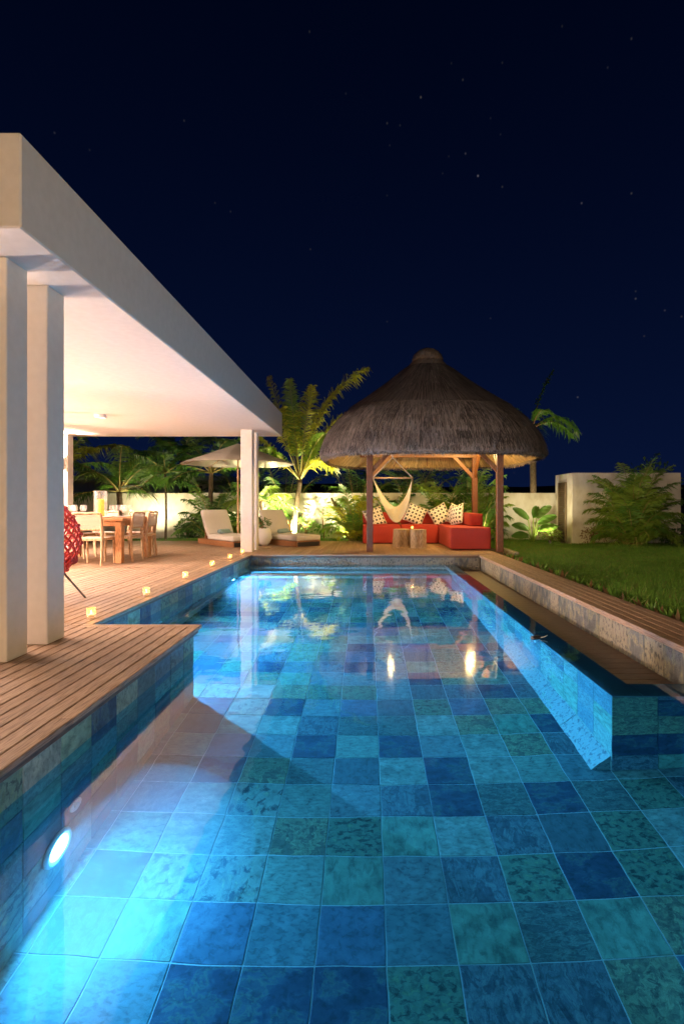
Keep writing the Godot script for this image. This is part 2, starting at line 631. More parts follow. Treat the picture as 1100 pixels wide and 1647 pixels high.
# ------------------------------------------------------------------ ground
func terrain() -> void:
	var g := structure("ground", "dark earth that carries the villa garden", "ground")
	var b := MB.new()
	b.face(Vector3(-900, -1.8, -900), Vector3(-900, -1.8, 300), Vector3(900, -1.8, 300), Vector3(900, -1.8, -900))
	put("earth", b.mesh(), M.earth, g)
	# planting beds and lawn soil, with the pool left open
	block("planting_bed", Vector3(-14, -1.8, -24), Vector3(2.9, -0.07, -15.3), M.soil, g)
	block("lawn_soil", Vector3(2.69, -1.8, -24), Vector3(16, -0.1, -4.36), M.soil, g)
	block("near_lawn_soil", Vector3(6.62, -1.8, -3.9), Vector3(16, -0.1, 8), M.soil, g)
	block("side_soil", Vector3(-14, -1.8, -15.3), Vector3(-7.25, -0.07, 2), M.soil, g)
	# far dark ridge beyond the garden wall
	var h := structure("hills", "black low ridge behind the garden wall against the night sky", "hill")
	b = MB.new()
	var rows := []
	for i in 3:
		rows.append(PackedVector3Array())
	var r := RandomNumberGenerator.new()
	r.seed = 3
	for k in 61:
		var x := -600.0 + k * 20.0
		var top := 15.0 + 1.2 * sin(k * 0.5) + r.randf()
		rows[0].append(Vector3(x, -3, -400))
		rows[1].append(Vector3(x, top, -430))
		rows[2].append(Vector3(x, -3, -470))
	b.grid(rows)
	put("ridge", b.mesh(true), M.hill, h)
	# lawn
	var mm := MultiMesh.new()
	mm.transform_format = MultiMesh.TRANSFORM_3D
	mm.use_colors = true
	b = MB.new()
	for k in 6:
		var a := TAU * k / 6.0 + 0.3 * (k % 2)
		var d := Vector3(cos(a), 0, sin(a))
		var s := Vector3(-d.z, 0, d.x)
		var o := d * 0.012
		var l := 0.75 + 0.25 * ((k * 7) % 4) / 3.0
		var i := b.pt(o - s * 0.004); b.pt(o + s * 0.004); b.pt(o + d * 0.012 + Vector3(0, 0.045 * l, 0) + s * 0.0035); b.pt(o + d * 0.012 + Vector3(0, 0.045 * l, 0) - s * 0.0035); b.pt(o + d * (0.03 + 0.02 * (k % 3)) + Vector3(0, 0.085 * l, 0))
		b.quad(i, i + 1, i + 2, i + 3); b.tri(i + 3, i + 2, i + 4)
	mm.mesh = b.mesh()
	mm.mesh.surface_set_material(0, M.grass)
	var spots := []
	for k in 90000:
		var z := -4.4 - 12.2 * pow(r.randf(), 1.25)
		var x := 2.86 + (1.5 - z * 0.62) * r.randf()
		if x > 5.3 and z < -15.1: continue
		if x < 3.15 and z < -11.6 and z > -15.3: continue
		if x < 2.86 + 0.12 * (1.0 + sin(z * 5.0) * 0.5): continue
		spots.append(Vector3(x, -0.1, z))
	for k in 9000:
		var z := -15.32 - 1.3 * r.randf()
		var x := -7.0 + 9.6 * r.randf()
		spots.append(Vector3(x, -0.07, z))
	mm.instance_count = spots.size()
	for k in spots.size():
		var s := r.randf_range(0.75, 1.35)
		var patch := 0.8 + 0.25 * sin(spots[k].x * 2.1 + 1.3 * sin(spots[k].z * 1.7)) + 0.2 * r.randf()
		mm.set_instance_transform(k, Transform3D(Basis(Vector3.UP, r.randf() * TAU).rotated(Vector3.RIGHT, r.randf_range(-0.3, 0.3)).scaled(Vector3(s, s * patch, s)), spots[k]))
		var q := r.randf()
		var dry := r.randf() < 0.07 + 0.08 * maxf(0.0, sin(spots[k].x * 1.3 + 2.0) * sin(spots[k].z * 0.9))
		mm.set_instance_color(k, Color(0.2, 0.17, 0.06) if dry else Color(0.075 + 0.09 * q * q, 0.175 + 0.12 * q, 0.024))
	var lawn := MultiMeshInstance3D.new()
	lawn.name = "lawn_grass"
	lawn.multimesh = mm
	lawn.material_override = M.grass
	add_child(lawn)
	meta(lawn, "short green lawn grass beside the stone bench and along the garden wall", "grass", "", "stuff")


# ------------------------------------------------------------------ pool
const TS := 0.29          # tile pitch
const WY := -0.2          # water level
const FY := -1.33         # top of the pool floor tiles

func pick_slate() -> StandardMaterial3D:
	return slate[rng.randi() % slate.size()]

func wall_tiles(parent: Node3D, lo: Vector2, hi: Vector2, place: Callable, first: Array, mats: Array, pitch := TS) -> void:
	# lo/hi: along the wall and up; place(along, up, size) -> Transform3D
	var y := hi.y
	var row := 0
	while y > lo.y + 0.01:
		var hgt: float = first[row] if row < first.size() else pitch
		var y2 := maxf(lo.y, y - hgt)
		var x := lo.x
		while x < hi.x - 0.01:
			var x2 := minf(hi.x, x + pitch)
			var sz := Vector2(x2 - x - 0.005, y - y2 - 0.005)
			var o := put("tile", bx(Vector3(sz.x, sz.y, 0.02), 0.002), mats[rng.randi() % mats.size()], parent)
			o.transform = place.call((x + x2) / 2.0, (y + y2) / 2.0)
			x = x2
		y = y2
		row += 1

func pool() -> void:
	# floor
	var fl := structure("pool_floor", "slate tiled floor of the lit swimming pool under blue water", "pool floor")
	block("screed", Vector3(-2.6, -1.6, -11.4), Vector3(6.6, FY - 0.003, 1.6), M.grout, fl)
	var cells := []
	var x0 := 0.08 - 9 * TS
	for i in 29:
		for j in 46:
			var x := x0 + i * TS
			var z := -(2.258 - 12 * TS + j * TS)
			if x + TS / 2 < -2.33 or x > 6.2 or z < -11.0 or z > 1.3: continue
			if z < -3.5 and x > 1.5: continue
			if z > -4.6 and x + TS < -1.4: continue
			var c := Vector3(x + TS / 2, FY - 0.01, z - TS / 2)
			var dist := c.distance_to(Vector3(0, 1, 0))
			var seen := z < -1.4 and x < 0.6 - z * 0.75
			cells.append([dist if seen else 100.0 + dist, c])
	cells.sort_custom(func(a, b): return a[0] < b[0])
	var tile := bx(Vector3(TS - 0.0055, 0.02, TS - 0.0055), 0.002)
	var far := {}
	for k in cells.size():
		var m := pick_slate()
		var tilt := Basis.from_euler(Vector3(rng.randf_range(-0.004, 0.004), 0, rng.randf_range(-0.004, 0.004)))
		if k < 290:
			var o := put("tile", tile, m, fl, cells[k][1])
			o.basis = tilt
		else:
			if not far.has(m): far[m] = MB.new()
			far[m].t = Transform3D(tilt, cells[k][1])
			far[m].box(Vector3.ZERO, Vector3(TS - 0.0055, 0.02, TS - 0.0055), 0.002)
	var fm := ArrayMesh.new()
	for m in far:
		var one: ArrayMesh = far[m].mesh()
		fm.add_surface_from_arrays(Mesh.PRIMITIVE_TRIANGLES, one.surface_get_arrays(0))
		fm.surface_set_material(fm.get_surface_count() - 1, m)
	var fo := MeshInstance3D.new()
	fo.name = "far_tiles"
	fo.mesh = fm
	fo.set_meta("kind", "stuff")
	fl.add_child(fo)

	# walls: the concrete behind and the tiles in front
	var wl := structure("pool_wall_house_side", "dark slate tiled pool wall under the terrace deck edge", "pool wall")
	block("concrete", Vector3(-2.7, -1.6, -11.4), Vector3(-2.35, -0.045, -4.5), M.grout, wl)
	wall_tiles(wl, Vector2(4.6, FY), Vector2(11.15, -0.05), func(a, u): return Transform3D(Basis(Vector3.UP, PI / 2), Vector3(-2.341, u, -a)), [0.29], slate)
	var wp := structure("pool_wall_platform", "slate tiled pool wall under the jutting timber platform", "pool wall")
	block("concrete", Vector3(-2.7, -1.6, -4.585), Vector3(-1.44, -0.045, 1.5), M.grout, wp)
	wall_tiles(wp, Vector2(0.286, FY), Vector2(4.6, -0.05), func(a, u): return Transform3D(Basis(Vector3.UP, PI / 2), Vector3(-1.431, u, -a)), [0.29], slate)
	wall_tiles(wp, Vector2(-2.33, FY), Vector2(-1.425, -0.05), func(a, u): return Transform3D(Basis(Vector3.UP, PI), Vector3(a, u, -4.594)), [0.29], slate)
	var wf := structure("pool_wall_far", "grey brown slate wall at the far end of the pool under the gazebo deck", "pool wall")
	block("concrete", Vector3(-2.7, -1.6, -11.6), Vector3(2.25, -0.045, -11.17), M.grout_dark, wf)
	wall_tiles(wf, Vector2(-2.33, -0.9), Vector2(2.24, -0.05), func(a, u): return Transform3D(Basis(), Vector3(a, u, -11.16)), [0.29], M.bench_stone)
	var wi := structure("pool_wall_overflow", "bright blue slate overflow wall between the pool and the gutter", "pool wall")
	block("concrete", Vector3(1.55, -1.6, -11.15), Vector3(1.73, -0.225, -3.52), M.grout, wi, 0.006)
	block("concrete", Vector3(1.735, -1.6, -3.74), Vector3(6.6, -0.225, -3.52), M.grout, wi, 0.006)
	wall_tiles(wi, Vector2(3.5, FY), Vector2(11.15, -0.21), func(a, u): return Transform3D(Basis(Vector3.UP, -PI / 2), Vector3(1.541, u, -a)), [0.07], [slate[0], slate[3], slate[6], slate[9], slate[11], slate[12], slate[13], slate[2]])
	wall_tiles(wi, Vector2(1.53, FY), Vector2(6.2, -0.21), func(a, u): return Transform3D(Basis(), Vector3(a, u, -3.511)), [0.07], slate)
	var z := -3.5
	while z > -11.1:
		block("coping", Vector3(1.5305, -0.2245, z - 0.575), Vector3(1.734, -0.207, z), M.wet_stone, wi, 0.004)
		z -= 0.58
	var x := 1.737
	while x < 6.0:
		block("coping", Vector3(x, -0.2245, -3.742), Vector3(x + 0.575, -0.207, -3.5005), M.wet_stone, wi, 0.004)
		x += 0.58
	# sloping cove along the foot of the overflow wall
	z = -3.52
	while z > -11.0:
		var b := MB.new()
		var z2 := z - 0.575
		var a := [Vector3(1.53, FY + 0.17, z), Vector3(1.53, FY, z), Vector3(1.41, FY, z), Vector3(1.53, FY + 0.17, z2), Vector3(1.53, FY, z2), Vector3(1.41, FY, z2)]
		b.face(a[0], a[2], a[5], a[3]); b.face(a[1], a[4], a[5], a[2])
		var i := b.pt(a[0]); b.pt(a[1]); b.pt(a[2]); b.tri(i, i + 1, i + 2)
		i = b.pt(a[3]); b.pt(a[5]); b.pt(a[4]); b.tri(i, i + 1, i + 2)
		put("cove_tile", b.mesh(false, true), M.pale_cove, wi)
		z -= 0.58
	var wn := structure("pool_wall_near", "plain pool wall closing the near end of the pool", "pool wall")
	block("concrete", Vector3(-1.43, -1.6, 1.4), Vector3(6.6, -0.1, 1.7), slate[6], wn)
	block("concrete", Vector3(6.2, -1.6, -3.51), Vector3(6.6, -0.1, 1.395), slate[6], wn)
	# steps under water at the far end
	var sp := structure("pool_steps", "three wide slate steps under water at the far pool end", "steps")
	for k in 3:
		var zz := -11.15 + 0.36 * (k + 1) + 0.0
		var yy := -0.36 - 0.25 * k
		var xx := -2.33
		while xx < 1.5:
			var x2 := minf(1.528, xx + TS * 2)
			block("tread", Vector3(xx, yy - 0.25, zz - 0.357), Vector3(x2 - 0.005, yy, zz), slate[[9, 3, 13, 6][rng.randi() % 4]], sp, 0.006)
			xx = x2
	# water
	var b := MB.new()
	b.face(Vector3(-2.335, WY, 1.5), Vector3(1.731, WY, 1.5), Vector3(1.731, WY, -11.17), Vector3(-2.335, WY, -11.17))
	b.face(Vector3(1.731, WY, 1.5), Vector3(6.3, WY, 1.5), Vector3(6.3, WY, -3.738), Vector3(1.731, WY, -3.738))
	var water := put("water", b.mesh(), M.water, self)
	meta(water, "clear still water of the blue lit swimming pool", "water", "", "structure")

	# gutter beside the overflow wall and the stone bench along the lawn
	var gu := structure("overflow_gutter", "brown slatted gutter between the overflow wall and the stone bench", "gutter")
	block("gutter_bed", Vector3(1.733, -1.6, -11.15), Vector3(2.3, -0.335, -3.745), M.grout_dark, gu)
	z = -3.75
	while z > -11.05:
		block("slat", Vector3(1.737, -0.332, z - 0.14), Vector3(2.245, -0.31, z), M.trough_wood, gu, 0.003)
		z -= 0.145
	block("gutter_bed", Vector3(2.3, -1.6, -3.93), Vector3(6.6, -0.335, -3.745), M.grout_dark, gu)
	var be := structure("stone_bench", "long stone faced bench wall with plank top between pool gutter and lawn", "bench wall")
	block("core", Vector3(2.262, -1.6, -11.05), Vector3(2.69, -0.055, -3.96), M.grout_dark, be)
	block("core", Vector3(2.695, -1.6, -4.35), Vector3(6.6, -0.055, -3.96), M.grout_dark, be)
	wall_tiles(be, Vector2(3.95, -0.36), Vector2(11.06, -0.052), func(a, u): return Transform3D(Basis(Vector3.UP, -PI / 2), Vector3(2.252, u, -a)), [0.4], M.bench_stone)
	wall_tiles(be, Vector2(2.245, -0.36), Vector2(6.4, -0.052), func(a, u): return Transform3D(Basis(), Vector3(a, u, -3.951)), [0.4], M.bench_stone)
	for k in 5:
		var xa := 2.215 + 0.0935 * k
		var zs := -3.915 - (0.0935 * k if k > 0 else 0.0)
		var cut := [zs]
		var zc := zs - rng.randf_range(0.8, 2.4)
		while zc > -10.6:
			cut.append(zc)
			zc -= 2.4
		cut.append(-11.095)
		for i in cut.size() - 1:
			block("plank", Vector3(xa, -0.05, cut[i + 1] + 0.003), Vector3(xa + 0.089, 0.0, cut[i]), wood[rng.randi() % 5], be, 0.005)
	for k in 4:
		var zb := -3.915 - 0.0935 * k
		block("plank", Vector3(2.31 + 0.0935 * k, -0.05, zb - 0.089), Vector3(6.5, 0.0, zb), wood[rng.randi() % 5], be, 0.005)

	# pool fittings
	var wt := thing("floating_thermometer", "small black and white pool thermometer at the overflow edge", "thermometer", Vector3(1.5, WY, -4.98))
	b = MB.new()
	b.t = Transform3D(Basis(Vector3.UP, 0.6), Vector3(0, 0.012, 0))
	b.cushion(Vector3.ZERO, Vector3(0.1, 0.03, 0.05), 0.012, 0.004, 6)
	put("float", b.mesh(true, true), M.black_plastic, wt)
	b = MB.new()
	b.tube([Vector3(0.03, 0.012, 0), Vector3(0.075, 0.016, -0.01), Vector3(0.11, 0.03, -0.015)], [0.007, 0.006, 0.004], 8)
	put("handle", b.mesh(true, true), M.brushed_metal, wt)
	b = MB.new()
	b.tube([Vector3(0, 0.0, 0), Vector3(0, -0.12, 0)], [0.014, 0.012], 10)
	put("tube", b.mesh(true, true), M.white_plastic, wt)
	for d in [[Vector3(-1.418, -0.79, -2.72), "round pale return inlet in the platform pool wall above the bright lamp"], [Vector3(-2.328, -0.8, -6.3), "small round inlet in the pool wall below the candle jars"]]:
		var t := thing("pool_inlet", d[1], "pool inlet", d[0], 0.0, "pool inlets")
		b = MB.new()
		b.t = Transform3D(Basis(Vector3.FORWARD, PI / 2), Vector3.ZERO)
		b.lathe([[0.035, -0.006], [0.05, -0.002], [0.05, 0.006], [0.044, 0.012], [0.03, 0.006]], 20)
		put("ring", b.mesh(true, true), M.white_plastic, t)
		b = MB.new()
		b.t = Transform3D(Basis(Vector3.FORWARD, PI / 2), Vector3.ZERO)
		b.lathe([[0.018, 0.002], [0.018, 0.014], [0.01, 0.016]], 14)
		put("nozzle", b.mesh(true, true), M.white_plastic, t)
	var lamp_spots := [
		[Vector3(-1.416, -0.98, -2.56), Vector3(1, -0.25, 0.05), "bright white round lamp under water in the platform pool wall", 3.4],
		[Vector3(-2.326, -0.95, -9.7), Vector3(1, -0.2, 0), "bright round lamp under water in the pool wall near the gazebo deck", 32.0],
		[Vector3(-2.326, -0.95, -5.5), Vector3(1, -0.2, 0), "round lamp under water in the pool wall just behind the platform", 29.0],
		[Vector3(-1.416, -0.95, 0.6), Vector3(1, -0.2, -0.2), "round lamp under water in the near platform pool wall", 5.5]]
	var fm2 := FogMaterial.new()
	fm2.albedo = Color(0.85, 0.95, 1.0)
	fm2.density = 0.4
	for d in lamp_spots.slice(0, 2):
		var fv := FogVolume.new()  # ball of fog added to draw the halo round the lamp
		fv.name = numbered("halo_fog")
		fv.shape = RenderingServer.FOG_VOLUME_SHAPE_ELLIPSOID
		fv.size = Vector3(1.1, 1.1, 1.1)
		fv.material = fm2
		add_child(fv)
		fv.position = d[0] + Vector3(0.35, 0.0, 0)
		meta(fv, "added fog for the halo round the " + ("platform pool lamp" if d[0].z > -5.0 else "far pool lamp"), "haze", "", "stuff")
	for d in lamp_spots:
		var t := thing("pool_lamp", d[2], "pool lamp", d[0], 0.0, "underwater pool lamps")
		b = MB.new()
		b.t = Transform3D(Basis(Vector3.FORWARD, PI / 2), Vector3.ZERO)
		b.lathe([[0.1, -0.006], [0.112, 0.0], [0.112, 0.008], [0.1, 0.016], [0.075, 0.011], [0.075, 0.0]], 28)
		put("rim", b.mesh(true, true), M.white_plastic, t)
		b = MB.new()
		b.t = Transform3D(Basis(Vector3.FORWARD, PI / 2), Vector3.ZERO)
		b.lathe([[0.072, 0.0], [0.072, 0.014], [0.055, 0.021], [0.02, 0.025]], 24)
		put("lamp_lens", b.mesh(true, true), lamp_mat("pool_lamp_glow", Color(0.86, 0.95, 1.0), 22.0), t)
		spot(t, Vector3(0.014, 0, 0), d[1], Color(0.52, 0.82, 1.0), d[3] * 1.4, 84.0, 0.01, 0.35)


# ------------------------------------------------------------------ decks
func deck_boards(parent: Node3D, x_from: float, x_to: float, z_near: float, z_far: float, lens: Array, top := 0.0) -> void:
	var pitch := 0.0915
	var n := int(round((x_to - x_from) / pitch))
	pitch = (x_to - x_from) / n
	for k in n:
		var x := x_from + pitch * k
		var z := z_near
		var step: float = lens[rng.randi() % lens.size()] * rng.randf_range(0.45, 1.0)
		while z > z_far + 0.05:
			var z2 := maxf(z_far, z - step)
			if z2 - z_far < 0.5: z2 = z_far
			var o := block("board", Vector3(x + 0.0025, top - 0.03, z2 + 0.0025), Vector3(x + pitch - 0.0025, top, z), wood[rng.randi() % 5], parent, 0.004)
			o.position.y += rng.randf_range(-0.0012, 0.0012)
			z = z2
			step = lens[rng.randi() % lens.size()]

func decks() -> void:
	var td := structure("terrace_deck", "timber board terrace deck beside the pool under the white roof", "deck")
	block("joists", Vector3(-7.2, -1.7, -15.3), Vector3(-2.352, -0.034, 1.6), M.dark_wood, td)
	deck_boards(td, -7.2, -2.37, -4.66, -15.3, [3.6, 3.0])
	deck_boards(td, -5.2, -2.37, 1.5, -4.655, [5.0])
	block("edge_board", Vector3(-2.366, -0.03, -11.09), Vector3(-2.28, 0.0, -4.66), wood[1], td, 0.004)
	block("edge_fascia", Vector3(-2.35, -0.062, -11.1), Vector3(-2.3, -0.033, -4.66), M.dark_wood, td, 0.002)
	var pd := structure("platform_deck", "timber platform with mitred edge jutting over the pool beside the white pillars", "deck")
	block("joists", Vector3(-2.345, -0.044, -4.58), Vector3(-1.445, -0.034, 1.5), M.dark_wood, pd)
	deck_boards(pd, -2.365, -1.37, 1.5, -4.565, [7.0])
	block("end_board", Vector3(-2.365, -0.03, -4.66), Vector3(-1.37, 0.0, -4.57), wood[4], pd, 0.004)
	block("edge_fascia", Vector3(-1.43, -0.064, -4.62), Vector3(-1.392, -0.033, 1.5), M.dark_wood, pd, 0.002)
	block("edge_fascia", Vector3(-2.34, -0.064, -4.64), Vector3(-1.392, -0.033, -4.622), M.dark_wood, pd, 0.002)
	var gd := structure("gazebo_deck", "timber board deck behind the pool under the thatched gazebo", "deck")
	block("joists", Vector3(-2.348, -1.7, -15.3), Vector3(2.66, -0.034, -11.2), M.dark_wood, gd)
	deck_boards(gd, -2.365, 2.68, -11.195, -15.3, [1.6, 2.2])
	block("edge_board", Vector3(-2.365, -0.03, -11.19), Vector3(2.21, 0.0, -11.1), wood[0], gd, 0.004)
	block("edge_fascia", Vector3(-2.3, -0.064, -11.15), Vector3(2.21, -0.033, -11.12), M.dark_wood, gd, 0.002)
	var kb := structure("kerb", "short pale stone kerb in the grass beside the gazebo post", "kerb")
	for k in 3:
		block("kerb_stone", Vector3(3.1, -0.2, -13.4 + 0.55 * k), Vector3(3.2, -0.01, -12.86 + 0.55 * k), M.bench_stone[2], kb, 0.01)


# ------------------------------------------------------------------ house
func house() -> void:
	var h := thing("house", "white flat roofed house with paired pillars and open terrace", "house")
	var roof := block("roof", Vector3(-10.5, 2.56, -12.9), Vector3(-1.95, 3.1, -3.155), M.white_plaster, h, 0.01)
	roof.set_meta("label", "thick white flat roof slab over the terrace")
	for d in [[-2.27, -3.53, -3.75], [-2.27, -3.98, -4.205], [-2.395, -11.69, -11.91], [-2.395, -12.19, -12.42]]:
		block("pillar", Vector3(d[0] - 0.24, 0.001, d[2]), Vector3(d[0], 2.562, d[1]), M.white_plaster, h, 0.006)
	block("end_pillar", Vector3(-6.86, 0.001, -12.6), Vector3(-6.6, 2.562, -12.36), M.white_plaster, h, 0.006)
	block("wall", Vector3(-7.5, -0.05, -12.6), Vector3(-7.26, 2.562, -9.2), M.white_plaster, h, 0.006)
	block("wall", Vector3(-7.5, -0.05, -6.2), Vector3(-7.26, 2.562, -5.0), M.white_plaster, h, 0.006)
	block("wall", Vector3(-10.6, -0.05, -12.85), Vector3(-7.5, 2.562, -12.6), M.white_plaster, h, 0.006)
	block("wall", Vector3(-10.75, -0.05, -12.6), Vector3(-10.5, 2.562, -3.2), M.white_plaster, h, 0.006)
	block("room_floor", Vector3(-10.5, -0.3, -12.6), Vector3(-7.24, -0.002, -3.2), M.white_plaster, h)


func garden_wall() -> void:
	var w := thing("garden_wall", "long low cream plaster wall behind the garden beds", "wall")
	block("wall_panel", Vector3(-13, -0.2, -16.9), Vector3(8.6, 1.34, -16.7), M.wall_plaster, w, 0.012)
	var s := thing("service_shed", "cream plaster shed with a louvred side door on the lawn", "shed")
	block("shed_wall", Vector3(5.58, -0.2, -16.6), Vector3(8.55, 1.86, -15.25), M.wall_plaster, s, 0.012)
	var dr := block("door", Vector3(5.545, -0.08, -16.2), Vector3(5.585, 1.62, -15.62), M.louver, s)
	dr.set_meta("label", "brown louvred door in the shed side")
	for k in 30:
		var sl := put("slat", bx(Vector3(0.04, 0.008, 0.5), 0.002), M.louver, dr, Vector3(-0.03, -0.78 + k * 0.0535, 0))
		sl.rotation.z = 0.6
	for sgn in [-1, 1]:
		put("stile", bx(Vector3(0.05, 1.7, 0.045), 0.003), M.louver, dr, Vector3(-0.02, 0, sgn * 0.272))
	put("handle", bx(Vector3(0.03, 0.09, 0.02), 0.004), M.dark_metal, dr, Vector3(-0.06, 0.05, 0.25))
	# neighbour's house beyond the wall
	var n := thing("neighbour_house", "dim beige neighbour house with a flat eave beyond the garden wall", "house")
	block("house_wall", Vector3(-13.5, -1.8, -27), Vector3(-6.0, 1.95, -23), M.wall_plaster, n)
	block("eave", Vector3(-14, 1.95, -27.3), Vector3(-5.6, 2.15, -22.5), M.wall_plaster, n, 0.02)
	for xx in [-12.6, -7.2]:
		var wi := block("window", Vector3(xx - 0.45, 0.6, -23.02), Vector3(xx + 0.45, 1.75, -22.97), M.dark_metal, n)
		put("pane", bx(Vector3(0.8, 1.05, 0.02), 0.002), M.black_plastic, wi, Vector3(0, 0, 0.03))
	var an := thing("antenna_mast", "thin grey antenna mast rising beyond the neighbour house", "mast", Vector3(-8.35, 2.1, -23.0))
	var b := MB.new()
	b.tube([Vector3.ZERO, Vector3(0, 1.3, 0)], [0.025, 0.018], 8)
	put("pole", b.mesh(true, true), M.brushed_metal, an)
	put("cross_bar", bx(Vector3(0.3, 0.02, 0.02), 0.003), M.brushed_metal, an, Vector3(0, 1.2, 0))


# ------------------------------------------------------------------ gazebo
const GC := Vector3(1.42, 0, -13.1)
const GH := 2.43

func eave_point(a: float, s: float, y: float) -> Vector3:
	var n := lerpf(2.0, 3.4, clampf(s, 0.0, 1.0))
	var r := GH * s / pow(pow(absf(cos(a)), n) + pow(absf(sin(a)), n), 1.0 / n)
	return Vector3(cos(a) * r, y, sin(a) * r)

func prof(p: Array, w: float) -> Vector2:
	var k := clampf(w, 0.0, 0.9999) * (p.size() - 1)
	var i := int(k)
	return Vector2(p[i][0], p[i][1]).lerp(Vector2(p[i + 1][0], p[i + 1][1]), k - i)

func gazebo() -> void:
	var g := thing("gazebo", "square timber gazebo with a thick thatched roof behind the pool", "gazebo", GC)
	var half := 1.36
	for sx in [-1, 1]:
		for sz in [-1, 1]:
			var p := Vector3(sx * half, 0, sz * half)
			put("post", bx(Vector3(0.135, 2.2, 0.135), 0.008), M.post_wood, g, p + Vector3(0, 1.101, 0))
	for s in [-1, 1]:
		put("beam", bx(Vector3(3.2, 0.14, 0.09), 0.006), M.beam_wood, g, Vector3(0, 2.272, s * half))
		put("beam", bx(Vector3(0.09, 0.14, 3.2), 0.006), M.beam_wood, g, Vector3(s * half, 2.412, 0))
	for sx in [-1, 1]:
		for sz in [-1, 1]:
			for along in [0, 1]:
				var b := MB.new()
				var d := Vector3(-sx, 0, 0) if along == 0 else Vector3(0, 0, -sz)
				var p0 := Vector3(sx * half, 1.72, sz * half) + d * 0.06
				var p1 := Vector3(sx * half, 2.21, sz * half) + d * 0.52
				var mid := (p0 + p1) / 2.0
				b.t = Transform3D(Basis.looking_at((p1 - p0).normalized(), Vector3.UP), mid)
				b.box(Vector3.ZERO, Vector3(0.07, 0.09, (p1 - p0).length() + 0.06), 0.005)
				put("brace", b.mesh(), M.beam_wood, g)
	# rafters
	for k in 16:
		var a := TAU * k / 16.0 + 0.1
		var b := MB.new()
		b.tube([eave_point(a, 0.93, 2.07), eave_point(a, 0.05, 3.95)], [0.035, 0.03], 8)
		put("rafter", b.mesh(true, true), M.beam_wood, g)
	# thatch: a dark core with thousands of straws laid over it
	var outer := [[0.965, 1.985], [0.995, 1.99], [1.012, 2.03], [1.01, 2.14], [0.992, 2.28], [0.968, 2.45], [0.928, 2.62], [0.878, 2.79], [0.822, 2.94], [0.757, 3.09], [0.735, 3.12], [0.635, 3.33], [0.535, 3.52], [0.43, 3.72], [0.335, 3.92], [0.245, 4.11], [0.2, 4.19]]
	var inner := [[0.955, 1.99], [0.9, 2.1], [0.7, 2.56], [0.4, 3.15], [0.06, 3.85]]
	var mb := MB.new()
	var rows := []
	for p in outer:
		var ring := PackedVector3Array()
		for k in 72:
			ring.append(eave_point(TAU * k / 72.0, p[0], p[1]))
		rows.append(ring)
	mb.grid(rows, true)
	var roof := put("thatch_roof", mb.mesh(true), M.thatch_core, g)
	mb = MB.new()
	var total := 26000
	for k in total:
		var a := rng.randf() * TAU
		var w := 1.0 - sqrt(1.0 - rng.randf() * 0.995)
		w = clampf(w * 1.35, 0.0, 1.0)
		var p := prof(outer, w)
		var w2 := maxf(0.0, w - rng.randf_range(0.05, 0.12))
		var q := prof(outer, w2)
		var top := eave_point(a, p.x, p.y)
		var a2 := a + rng.randf_range(-0.02, 0.02)
		var low := eave_point(a2, q.x + rng.randf_range(0.002, 0.012), q.y - (0.02 if w2 <= 0.01 else 0.0))
		var s := Vector3(-sin(a), 0, cos(a)) * rng.randf_range(0.003, 0.0065)
		var tone := rng.randf_range(0.06, 0.27) * (1.4 if rng.randf() < 0.12 else 0.85) * (0.8 + 0.35 * sin(a * 5.0 + p.y * 9.0) * sin(a * 13.0 - p.y * 4.0))
		mb.col = Color(tone, tone * 0.88, tone * 0.83)
		mb.face(top - s, top + s, low + s, low - s)
	# the overlapping ends of the upper course
	for k in 3200:
		var a := rng.randf() * TAU
		var p := prof(outer, 0.70 + rng.randf() * 0.05)
		var q := prof(outer, 0.585 + rng.randf() * 0.03)
		var top := eave_point(a, p.x, p.y)
		var low := eave_point(a + rng.randf_range(-0.02, 0.02), q.x + rng.randf_range(0.008, 0.022), q.y)
		var s := Vector3(-sin(a), 0, cos(a)) * rng.randf_range(0.003, 0.006)
		var tone := rng.randf_range(0.06, 0.26)
		mb.col = Color(tone, tone * 0.88, tone * 0.83)
		mb.face(top - s, top + s, low + s, low - s)
	var straw := put("straw", mb.mesh(false, false, true), M.thatch, roof)
	straw.set_meta("kind", "stuff")
	# eave fringe
	mb = MB.new()
	for k in 5200:
		var a := rng.randf() * TAU
		var s0 := rng.randf_range(0.95, 1.0)
		var top := eave_point(a, s0, 2.03)
		var low := eave_point(a + rng.randf_range(-0.012, 0.012), s0 + rng.randf_range(-0.012, 0.004), 1.985 - rng.randf() * rng.randf() * 0.075)
		var s := Vector3(-sin(a), 0, cos(a)) * 0.005
		var tone := rng.randf_range(0.1, 0.3)
		mb.col = Color(tone, tone * 0.8, tone * 0.6)
		mb.face(top - s, top + s, low + s, low - s)
	var fringe := put("fringe", mb.mesh(false, false, true), M.thatch, roof)
	fringe.set_meta("kind", "stuff")
	# golden underside
	mb = MB.new()
	rows = []
	for p in inner:
		var ring := PackedVector3Array()
		for k in 48:
			ring.append(eave_point(TAU * k / 48.0, p[0], p[1] + 0.02))
		rows.append(ring)
	mb.grid(rows, true)
	var under := put("roof_lining", mb.mesh(true), M.straw_core, g)
	mb = MB.new()
